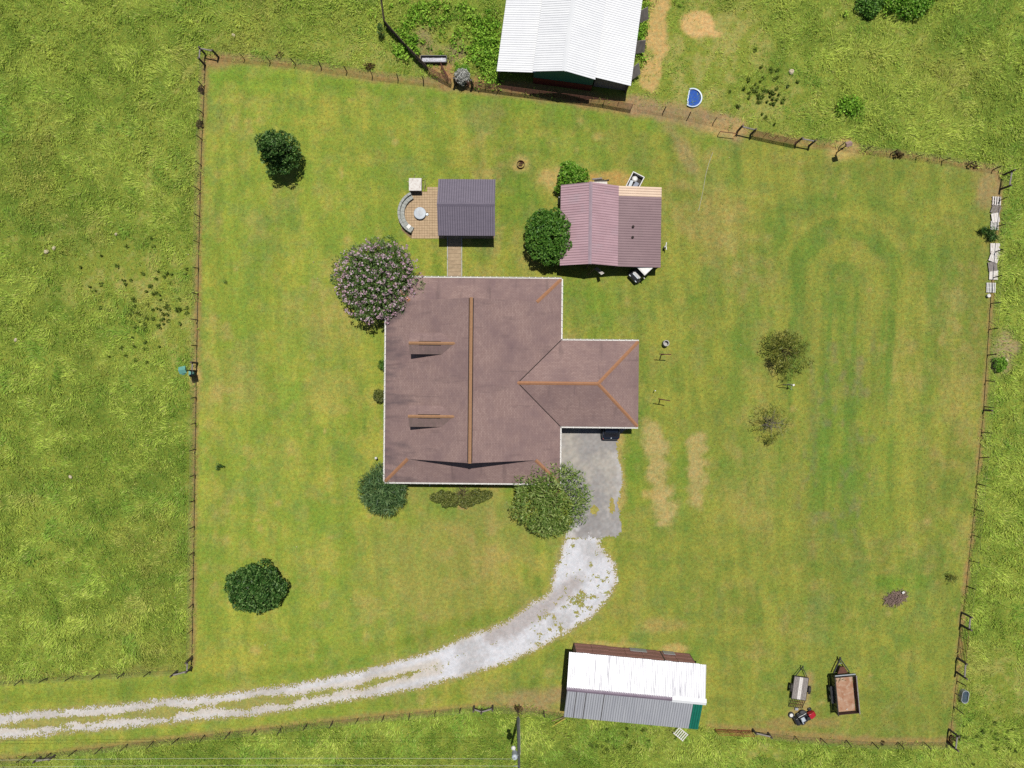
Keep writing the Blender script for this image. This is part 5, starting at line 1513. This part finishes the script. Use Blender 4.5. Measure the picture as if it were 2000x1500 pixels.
# pink crape myrtle at the north-west house corner
p = G(738, 548, 3.0)
root = plant('flowering_tree', (p.x, p.y, 0), 'large flowering tree with pink blossom at the north-west house corner', 'tree',
             dome(42, 3.85, 3.0, 2.2, 1.0, 1.0, .2), 290, (.16, .42), .30, LM_MYR, M_BARK, 3.2, .12, 5, 2.6, 5, radial=.6)
bl = []
for (cx, cy, cz, rx, ry, rz) in dome(200, 4.05, 3.2, 2.35, .42, 1.0, .14, -.2):
    bl.append(crown_leaves([(cx, cy, cz + .1, .24 * rnd.uniform(.6, 1.4), .24 * rnd.uniform(.6, 1.4), .18)], 14, (.10, .25), .75, .4))
link(quads_mesh('blossom', np.concatenate(bl), LM_BLOSSOM), 'blossom', root, kind='stuff')
# smaller myrtle by the drive
p = G(1076, 974, 2.6)
plant('leafy_tree', (p.x, p.y, 0), 'loose light green tree leaning over the south-east porch corner by the drive', 'tree',
      dome(46, 3.75, 2.6, 2.0, .85, 1.0, .14), 92, (.22, .55), .24, LM_LIGHT, M_BARK, 2.6, .1, 6, 2.4, 5, radial=.75, shell=.3)
p = G(1073, 462, 2.2)
plant('round_tree', (p.x, p.y, 0), 'dense round green tree against the west side of the mauve shed', 'tree',
      dome(44, 2.35, 2.0, 1.9, .62, 1.2), 300, (.13, .27), .6, LM_MID, M_BARK, 2.2, .12, 5, 1.5)
p = G(1116, 346, 1.6)
plant('small_tree', (p.x, p.y, 0), 'small bushy green tree at the back corner of the mauve shed', 'tree',
      dome(20, 1.45, 1.5, 1.3, .5, .95, .3) + [(.9, -.5, 1.2, .6, .5, .5), (-1.2, -.9, 1.0, .5, .5, .6), (.1, 1.1, 1.6, .4, .5, .4)], 150, (.16, .34), .55, LM_BRIGHT, M_BARK, 1.6, .07, 5, .9, 3)
plant('evergreen_tree', G(560, 313), 'dark upright evergreen tree alone on the west lawn', 'tree',
      dome(26, 1.75, 2.4, 2.0, .6, 1.1, .25) + dome(16, 1.25, 4.4, 1.6, .5, 1.0, .2), 200, (.14, .3), .5, LM_DK, M_BARK, 5.0, .12, 7, 1.1)
p = G(499, 1148, 1.3)
plant('round_shrub', (p.x, p.y, 0), 'big dark round shrub alone on the south-west lawn', 'shrub',
      dome(44, 2.95, 1.2, 1.75, .62, .80, .16), 230, (.16, .34), .5, LM_DK, M_BARK, 1.6, .1, 6, 1.8, 4)
p = G(748, 956, 1.5)
plant('spiky_shrub', (p.x, p.y, 0), 'blue-green spiky shrub at the south-west house corner', 'shrub',
      dome(22, 2.2, 1.6, 1.5, .85, 1.08, .15), 210, (.3, .8), .11, LM_BLUE, M_BARK, 1.8, .06, 6, 1.4, 5, radial=.9, shell=.3)
p = G(901, 968, .6)
hb = []
for k in range(44):
    t = (k + .5) / 44; e = math.sqrt(max(0.15, 1 - (2 * t - 1) ** 4))
    hb.append((-2.85 + 5.7 * t, (rnd.uniform(-.62, .55) * e) - .08 - .2 * (t > .2) * (t < .75), .5 + rnd.uniform(0, .3), .46, .44, .4))
plant('clipped_hedge', (p.x, p.y, 0), 'low olive hedge along the south wall of the house', 'hedge', hb, 230, (.09, .19), .6, LM_OLIVE, M_BARK, .8, .05, 8, 1.6, 6, crown='foliage')
p = G(741, 773, .7)
plant('small_shrub', (p.x, p.y, 0), 'small round shrub beside the west eave, level with the southern dormer', 'shrub', dome(12, .68, .6, .6, .3), 120, (.08, .17), .6, LM_OLIVE, M_BARK, .6, .04, 3, .3)
p = G(748, 713, .6)
plant('tiny_shrub', (p.x, p.y, 0), 'tiny shrub mostly under the west eave between the dormers', 'shrub', dome(9, .52, .5, .45, .25), 100, (.07, .15), .6, LM_MID, M_BARK, .5, .03, 3, .25)
p = G(1541, 686, 1.8)
plant('young_tree', (p.x, p.y, 0), 'young dark olive tree on the east lawn, the northern of two', 'tree',
      dome(14, 2.15, 1.7, 1.3, .8, 1.1, .35) + [(-1.2, -.7, 1.5, .6, .8, .5), (-1.2, .6, 1.5, .5, .6, .5), (0, -1.4, 1.3, .8, .5, .4)], 95, (.25, .6), .13, LM_YOUNG, M_BARK, 2.0, .06, 9, 1.3, 4, radial=.9, shell=.15)
p = G(1508, 826, 1.6)
plant('sparse_tree', (p.x, p.y, 0), 'thin grey-branched tree on the east lawn, the southern of two', 'tree',
      dome(12, 2.0, 1.6, 1.2, .7, 1.1, .4) + [(0, -1.6, 1.2, .5, .6, .4), (.1, -1.9, 1.0, .45, .45, .4)], 48, (.16, .4), .17, LM_YOUNG, M_BARKG, 2.0, .05, 13, 1.5, 4, radial=.8, shell=.15)
plant('sapling', G(431, 909), 'tiny dark sapling on the west lawn', 'sapling', [(.05, .1, .7, .3, .25, .3), (.3, 0, .6, .25, .1, .2), (-.15, -.2, .5, .2, .25, .2)], 40, (.14, .3), .3, LM_DK, M_BARK, .8, .025, 3, .3)
plant('small_weed_bush', G(442, 551), 'tiny dark weed on the west lawn above the sapling', 'plant', [(0, 0, .25, .22, .15, .2)], 34, (.1, .2), .35, LM_DK, M_BARK, .2, .02, 2, .1)
p = G(1939, 455, .7)
plant('yucca', (p.x, p.y, 0), 'dark spiky yucca growing between the white pallets on the east fence', 'yucca', [(0, 0, .6, .55, .7, .4), (-.7, .3, .6, .5, .4, .3), (.2, -.4, .5, .5, .4, .3)], 110, (.4, .85), .1, LM_DK, M_BARK, .6, .06, 4, .4, radial=1.0, shell=.1)
p = G(1867, 1130, .8)
plant('spiky_plant', (p.x, p.y, 0), 'sparse spiky plant inside the east fence above the gate', 'plant', [(-.2, 0, .6, .9, .8, .4), (-.3, .1, .7, .5, .5, .3)], 46, (.3, .6), .12, LM_YOUNG, M_BARK, .5, .03, 5, .6, 3, radial=1.0, shell=.1)
p = G(902, 148, 1.2)
root = plant('flowering_shrub', (p.x, p.y, 0), 'round shrub of white bloom between two dark posts', 'shrub', dome(24, .72, .95, .8, .26, 1.15), 110, (.07, .18), .6, LM_WFLOWER, M_BARK, 1.0, .05, 4, .5, 3)
V = crown_leaves([(-.1, .75, .8, .7, .5, .6), (.3, .9, .7, .5, .5, .5)], 260, (.15, .34), .4, .3)
link(quads_mesh('foliage', V, LM_BRIGHT), 'foliage', root, kind='stuff')
plant('seedling_conifer', G(749, 76), 'dark upright little conifer by the curving north fence', 'conifer', [(-.1, .3, .8, .42, .55, .7), (-.1, .5, 1.4, .3, .35, .5)], 220, (.14, .3), .2, LM_DK, M_BARK, 1.5, .05, 4, .3)
p = G(1776, 0, .8)
plant('lush_bush', (p.x, p.y, 0), 'bright green leafy bush at the top edge of the pasture', 'bush', dome(26, 2.2, .7, .9, .6, .62, .3), 160, (.16, .34), .55, LM_BRIGHT, M_BARK, .8, .05, 4, .9, 4)
p = G(1700, 10, .6)
plant('leafy_bush', (p.x, p.y, 0), 'green leafy bush west of the bright bush at the top edge', 'bush', dome(14, 1.3, .5, .6, .45, .8, .3), 130, (.14, .3), .55, LM_MID, M_BARK, .6, .05, 3, .6, 3)
p = G(1954, 712, .5)
plant('nettle_clump', (p.x, p.y, 0), 'bright green weed clump on bare soil outside the east fence', 'plant', dome(12, .65, .4, .4, .28, 1.4, .3), 90, (.12, .26), .55, LM_BRIGHT, M_BARK, .4, .03, 3, .3)

# ------------------------------------------------------------------ yard things
# blue paddling pool, one side folded under
pool = empty('paddling_pool', G(1352, 192), math.radians(-8)); tag(pool, 'blue paddling pool with pale rim and one side cut flat', 'paddling pool')
prof = []
R = .93
pts = [(R * math.cos(a), R * math.sin(a)) for a in [math.radians(-118 + 236 * k / 28) for k in range(29)]]
b = MB(); b.prism([(x * .98, y * .98) for x, y in pts], .0, .06); b.build('floor', M_BLUE, pool)
b = MB(); n_ = len(pts)
for k in range(n_ - 1):
    (x0, y0_), (x1, y1_) = pts[k], pts[k + 1]
    b.add([(x0, y0_, 0), (x1, y1_, 0), (x1 * 1.06, y1_ * 1.06, .22), (x0 * 1.06, y0_ * 1.06, .22), (x1 * .93, y1_ * .93, .20), (x0 * .93, y0_ * .93, .20)], [(0, 1, 2, 3), (3, 2, 4, 5), (5, 4, 1, 0)])
b.build('rim', M_SKYB, pool)
b = MB(); x0, y0_ = pts[0]; x1, y1_ = pts[-1]
for k in range(8):
    t = k / 8; yy = y0_ + (y1_ - y0_) * (t + .06); b.box((x0 + rnd.uniform(-.03, .05), yy, .08), (.10, .2, .05), rnd.uniform(-.4, .4))
b.build('torn_edge', M_SKYB, pool)
# black trough
tg = empty('stock_trough', G(848, 119), 0.0); tag(tg, 'long black trough with shiny lining by the barn gate', 'trough')
b = MB()
def rrect(w, h, r, n=5):
    out = []
    for (cx, cy, a0) in ((w - r, h - r, 0), (-w + r, h - r, 90), (-w + r, -h + r, 180), (w - r, -h + r, 270)):
        for k in range(n): a = math.radians(a0 + 90 * k / (n - 1)); out.append((cx + r * math.cos(a), cy + r * math.sin(a)))
    return out
def tub(b, w, h, r, z, wall=.07, fl=.12):
    A, Bm = rrect(w, h, r), rrect(w - wall, h - wall, max(r - wall, .04)); n = len(A)
    vs = [(x, y, 0) for x, y in A] + [(x, y, z) for x, y in A] + [(x, y, z) for x, y in Bm] + [(x, y, fl) for x, y in Bm]
    fs = []
    for j in range(3): fs += [(j * n + i, j * n + (i + 1) % n, (j + 1) * n + (i + 1) % n, (j + 1) * n + i) for i in range(n)]
    fs.append(tuple(3 * n + i for i in range(n))); b.add(vs, fs); return b
tub(b, 1.36, .36, .12, .5).build('shell', mat('dark_plastic', C(64, 62, 70), C(52, 50, 58), 4, .5), tg)
b = MB(); b.box((0, 0, .2), (2.4, .5, .02))
for k in range(9): b.box((-1.1 + k * .27, rnd.uniform(-.1, .1), .22), (.2, rnd.uniform(.2, .4), .03), rnd.uniform(-.7, .7))
b.build('lining', mat('crumpled_lining', C(196, 196, 210), C(120, 120, 136), 5, .25, spec=.6), tg)
# oval tub by the east fence
tk = empty('oval_trough', G(1879, 1357), math.radians(-9)); tag(tk, 'oval galvanised water trough just outside the east fence', 'trough')
b = MB(); tub(b, .36, .66, .35, .55, .06, .1); b.build('shell', M_GALV, tk)
b = MB(); b.prism(rrect(.30, .60, .29), .38, .40); b.build('water', M_WATER, tk)
b = MB(); b.tube([(-.75, .1, .1), (-.5, .05, .5), (-.2, -.05, .5)], .03, 6); b.build('hose', M_BLACKM, tk)
# stack of bleached pallets and boards along the east fence
def pallet(loc, rz, label, w=1.0, l=1.05, slats=6, gap=.35, m=M_PALEWOOD, z=0.0, tilt=0.0):
    root = empty('pallet', G(*loc) + Vector((0, 0, z)), rz); tag(root, label, 'pallet', 'bleached pallets along the east fence')
    root.rotation_euler = (tilt, 0, rz)
    sw = w / slats
    for k in range(slats): b = MB(); b.box((-w / 2 + sw * (k + .5), 0, .13), (sw * (1 - gap), l, .025)); b.build('slat', m, root)
    for s in (-1, 0, 1): b = MB(); b.box((0, s * (l / 2 - .06), .07), (w, .09, .09)); b.build('runner', M_WOODG, root)
    return root
pallet((1945, 393), -.06, 'white pallet with wide gaps at the north end of the fence row', .95, .9, 4, .45)
pallet((1943, 410), -.35 + PI / 2, 'grey pallet with crosswise slats, second in the fence row', .9, .9, 7, .3, M_WOODG, .03)
pallet((1942, 426), .15, 'solid white board stack just north of the yucca', .8, .95, 3, .06, M_PALEWOOD, .05)
pallet((1941, 441), -.05, 'thin slatted white pallet half hidden by the yucca', .85, .9, 6, .5, M_WHITE)
pallet((1942, 485), 0.0, 'square white board pallet just south of the yucca', .98, 1.0, 4, .04)
pallet((1940, 503), -.35, 'pale pallet lying askew, second south of the yucca', .95, 1.0, 5, .1, M_PALEWOOD, .04)
pallet((1937, 521), .12, 'pinkish weathered pallet, third south of the yucca', .9, .95, 6, .12, M_WOODG, .02)
pallet((1939, 537), -.05, 'white boarded pallet, fourth south of the yucca', .9, 1.0, 3, .05)
pallet((1934, 562), -.03, 'white pallet with dark gaps at the south end of the fence row', .98, 1.0, 6, .42, M_WHITE)
b = MB(); b.lathe((0, 0, 0), [(.14, 0), (.19, .3), (.17, .32), (.0, .3)], 16); b.build('white_bucket', M_WHITE, None, label='white bucket at the south end of the pallet row', cat='bucket').location = G(1928, 578)
# brush pile
bp = empty('brush_pile', G(1748, 1168)); tag(bp, 'grey pile of cut sticks on the south-east lawn', 'brush pile')
b = MB()
for k in range(230):
    a = rnd.uniform(0, PI); r = math.sqrt(rnd.random()); t = rnd.uniform(0, 2 * PI)
    x, y = r * math.cos(t) * 1.05, r * math.sin(t) * .62 + .25 * r * math.cos(t); z = .05 + rnd.random() * .42 * (1 - r * .7); l_ = rnd.uniform(.15, .55)
    d = Vector((math.cos(a) * l_, math.sin(a) * l_, rnd.uniform(-.12, .12)))
    b.tube([Vector((x, y, z)) - d, Vector((x, y, z)) + d], .014 + .012 * rnd.random(), 4, False)
b.build('stick', M_STICK, bp, kind='stuff')
b = MB(); b.box((0, 0, 0), (.26, .2, .05), .6); b.build('white_scrap', M_WHITE, None, label='scrap of white plastic on the brush pile', cat='plastic scrap').location = G(1760, 1155) + Vector((0, 0, .42))
# clothes line posts
for k, (px, py, a) in enumerate(((1291, 693.5, -.04), (1289, 780, -.17))):
    r_ = empty('clothes_line_post', G(px, py), a); tag(r_, ('T-shaped clothes line post nearest the concrete ring', 'T-shaped clothes line post level with the garage ridge')[k], 'clothes post', 'clothes line posts')
    b = MB(); b.tube([(0, 0, 0), (0, 0, 2.0)], .05, 8); b.build('upright', M_RUST, r_)
    b = MB(); b.tube([(-.6, 0, 2.0), (.6, 0, 2.0)], .045, 8); b.build('crossbar', M_RUST, r_)
# concrete ring
b = MB(); b.lathe((0, 0, 0), [(.30, 0), (.32, .05), (.31, .75), (.23, .75), (.22, .3), (0, .28)], 24); b.build('concrete_ring', M_CONC, None, label='round concrete ring on the lawn east of the garage', cat='concrete ring').location = G(1298.5, 671)
b = MB(); b.tube([(0, 0, 0), (0, 0, .7)], .035, 8); b.lathe((0, 0, .7), [(.05, 0), (.06, .06), (0, .08)], 8); b.build('vent_pipe', M_WHITE, None, label='short white pipe standing north of the southern clothes post', cat='pipe').location = G(1277, 763)
# globe lamp
gl = empty('globe_lamp', G(737.5, 893)); tag(gl, 'white globe garden lamp beside the south-west eave', 'lamp')
b = MB(); b.tube([(0, 0, 0), (0, 0, .8)], .03, 8); b.build('stem', M_WHITE, gl)
b = MB(); b.lathe((0, 0, .92), [(0, -.14), (.08, -.115), (.13, -.05), (.14, 0), (.13, .05), (.08, .115), (0, .14)], 16); b.build('globe', M_WHITE, gl, smooth=True)
# fire ring
b = MB()
for k in range(12):
    a = 2 * PI * k / 12
    b.tube([(.36 * math.cos(a), .36 * math.sin(a), .02), (.38 * math.cos(a), .38 * math.sin(a), .28)], .02, 4)
b.lathe((0, 0, 0), [(.37, 0.0), (.39, .0), (.40, .28), (.37, .28), (.37, .02)], 20, cap=False)
for k in range(8): a = rnd.uniform(0, 6.28); b.bar((.25 * math.cos(a), .25 * math.sin(a), .05), (-.25 * math.cos(a + .6), .25 * math.sin(a), .12), .05)
b.build('fire_ring', M_RUST, None, label='small rusty fire ring on a bare patch of the north lawn', cat='fire ring').location = G(1017, 322)
# bird houses on poles
bh = empty('bird_house', G(1634, 298), .25); tag(bh, 'bird house with pinkish roof on a dark pole at the north fence', 'bird house')
b = MB(); b.tube([(0, 0, 0), (0, 0, 2.4)], .06, 8); b.box((0, 0, 1.2), (.16, .16, .3)); b.build('pole', M_DARKPIPE, bh)
b = MB(); b.box((0, 0, 2.5), (.42, .30, .3)); b.build('box', M_POSTW, bh)
b = MB(); cap_prism(b, (-.3, 0, 2.78), (.3, 0, 2.78), .52, .16); b.build('roof', mat('pinkish_tin', C(190, 160, 150), C(150, 120, 112), 5, .7), bh)
bt = empty('teal_bird_house', G(385, 724), .2); tag(bt, 'teal bird house on a tall pole at the west fence', 'bird house')
b = MB(); b.tube([(0, 0, 0), (0, 0, 2.9)], .06, 8); b.build('pole', M_DARKPIPE, bt)
b = MB(); b.box((0, 0, 3.05), (.5, .5, .34)); b.box((-.1, -.3, 2.95), (.3, .3, .2)); b.build('box', M_TEAL, bt)
b = MB(); cap_prism(b, (-.34, 0, 3.42), (.34, 0, 3.42), .72, .2); b.build('roof', M_TEAL, bt)
b = MB(); b.box((0, 0, .3), (.5, .5, .5)); b.build('teal_crate', M_TEAL, None, bevel=.03, label='small teal crate against the west fence brace', cat='crate').location = G(377.5, 729)
# bent pipe on the east lawn
bp2 = empty('swing_frame', G(1528, 752)); tag(bp2, 'thin bent pipe frame on the east lawn between the two young trees', 'pipe frame')
b = MB(); b.tube([(-.6, -.1, 0), (-.35, .05, 1.1), (.55, 0, 1.15), (.6, -.05, 1.2)], .035, 6); b.build('bent_pipe', M_DARKPIPE, bp2)
b = MB(); b.tube([(.55, .1, 0), (.6, 0, 1.3)], .035, 6); b.box((.62, 0, 1.34), (.2, .16, .1), .5); b.tube([(.55, .1, 1.0), (.9, -.5, .05)], .025, 6); b.build('white_pipe', M_WHITE, bp2)

# pale hose and rocks
pts = [G(*q) + Vector((0, 0, .05)) for q in ((1392, 298), (1384, 320), (1378, 342), (1373, 372), (1367, 400), (1364, 412))]
b = MB(); b.tube(pts, .022, 6); b.build('garden_hose', mat('pale_hose', C(214, 210, 186), C(186, 184, 150), 6, .6), None, label='thin pale hose lying across the lawn north-east of the mauve shed', cat='hose')
for k, (px, py, s, lb) in enumerate(((92, 492, .26, 'pale rock in the west pasture, western of a close pair'), (107, 485, .24, 'pale rock in the west pasture, eastern of a close pair'), (32, 664, .2, 'small pale rock in the west pasture level with the teal bird house'), (139, 931, .22, 'pale rock in the lower west pasture'),
                                     (228, 458, .18, 'small pale stone north of the weedy patch in the west pasture'), (1545, 141, .3, 'long pale stone in the north-east pasture'), (1963, 704, .25, 'white stone on bare soil outside the east fence'), (457, 70, .22, 'pale stone outside the north-west corner brace'))):
    b = MB(); b.lathe((0, 0, 0), [(s * .9, 0), (s, s * .3), (s * .7, s * .7), (s * .25, s * .85), (0, s * .87)], 9, 1.0, rnd.uniform(.6, .85), rnd.uniform(0, 3))
    b.v = [(x * rnd.uniform(.85, 1.15), y * rnd.uniform(.85, 1.15), z * rnd.uniform(.85, 1.1)) for x, y, z in b.v]
    b.build('pale_rock', mat('pale_rock', C(236, 222, 190), C(206, 190, 158), 6, .9), None, label=lb, cat='rock', group='pale rocks in the pasture').location = G(px, py) + Vector((0, 0, .08))

# ------------------------------------------------------------------ utility pole, transformer, lamp and lines
up = empty('utility_pole', G(1012, 1402)); tag(up, 'tall grey wooden utility pole in the south pasture', 'utility pole')
b = MB(); b.tube([(0, 0, 0), (0, 0, 10.2)], [.17, .11], 12); b.build('pole', M_POLE, up)
b = MB(); b.tube([(.16, .05, .1), (.13, .04, 7.2)], .03, 6); b.build('conduit', M_WHITE, up)
b = MB(); b.lathe((-.38, .1, 7.1), [(0, 0), (.26, .0), (.27, .06), (.27, .8), (.22, .88), (.08, .92), (0, .94)], 18); b.build('transformer', M_LGREY, up)
b = MB(); b.box((-.14, .1, 7.55), (.16, .14, .3)); b.lathe((-.42, .12, 8.0), [(.04, 0), (.05, .1), (.03, .22)], 8); b.build('bracket', M_GALV, up)
b = MB(); b.tube([(-.1, .05, 7.2), (-.45, .45, 7.15)], .03, 6); b.build('lamp_arm', M_WHITE, up)
b = MB(); b.lathe((-.5, .5, 6.98), [(0, .2), (.12, .19), (.2, .12), (.22, .04), (.14, .0), (0, -.02)], 16); b.build('lamp_head', M_WHITE, up, smooth=True)
b = MB(); b.tube([(-.05, .1, 9.4), (-.5, .1, 9.4)], .03, 6); b.build('insulator_arm', M_GALV, up)
for k, (z, yo, lb) in enumerate(((8.2, .1, 'upper power line running west from the utility pole'), (9.4, .1, 'lower power line running west from the utility pole, nearest the frame edge'))):
    P0 = up.location + Vector((-.4, yo, z)); pts = []
    for j in range(15):
        t = j / 14; pts.append(P0 + Vector((-75 * t, -.6 * t, -1.6 * 4 * t * (1 - t) * .35)))
    b = MB(); b.tube(pts, .012, 5); b.build('power_line', mat('pale_cable', C(214, 214, 190), C(190, 190, 168), 3, .6), None, label=lb, cat='power line', group='power lines')
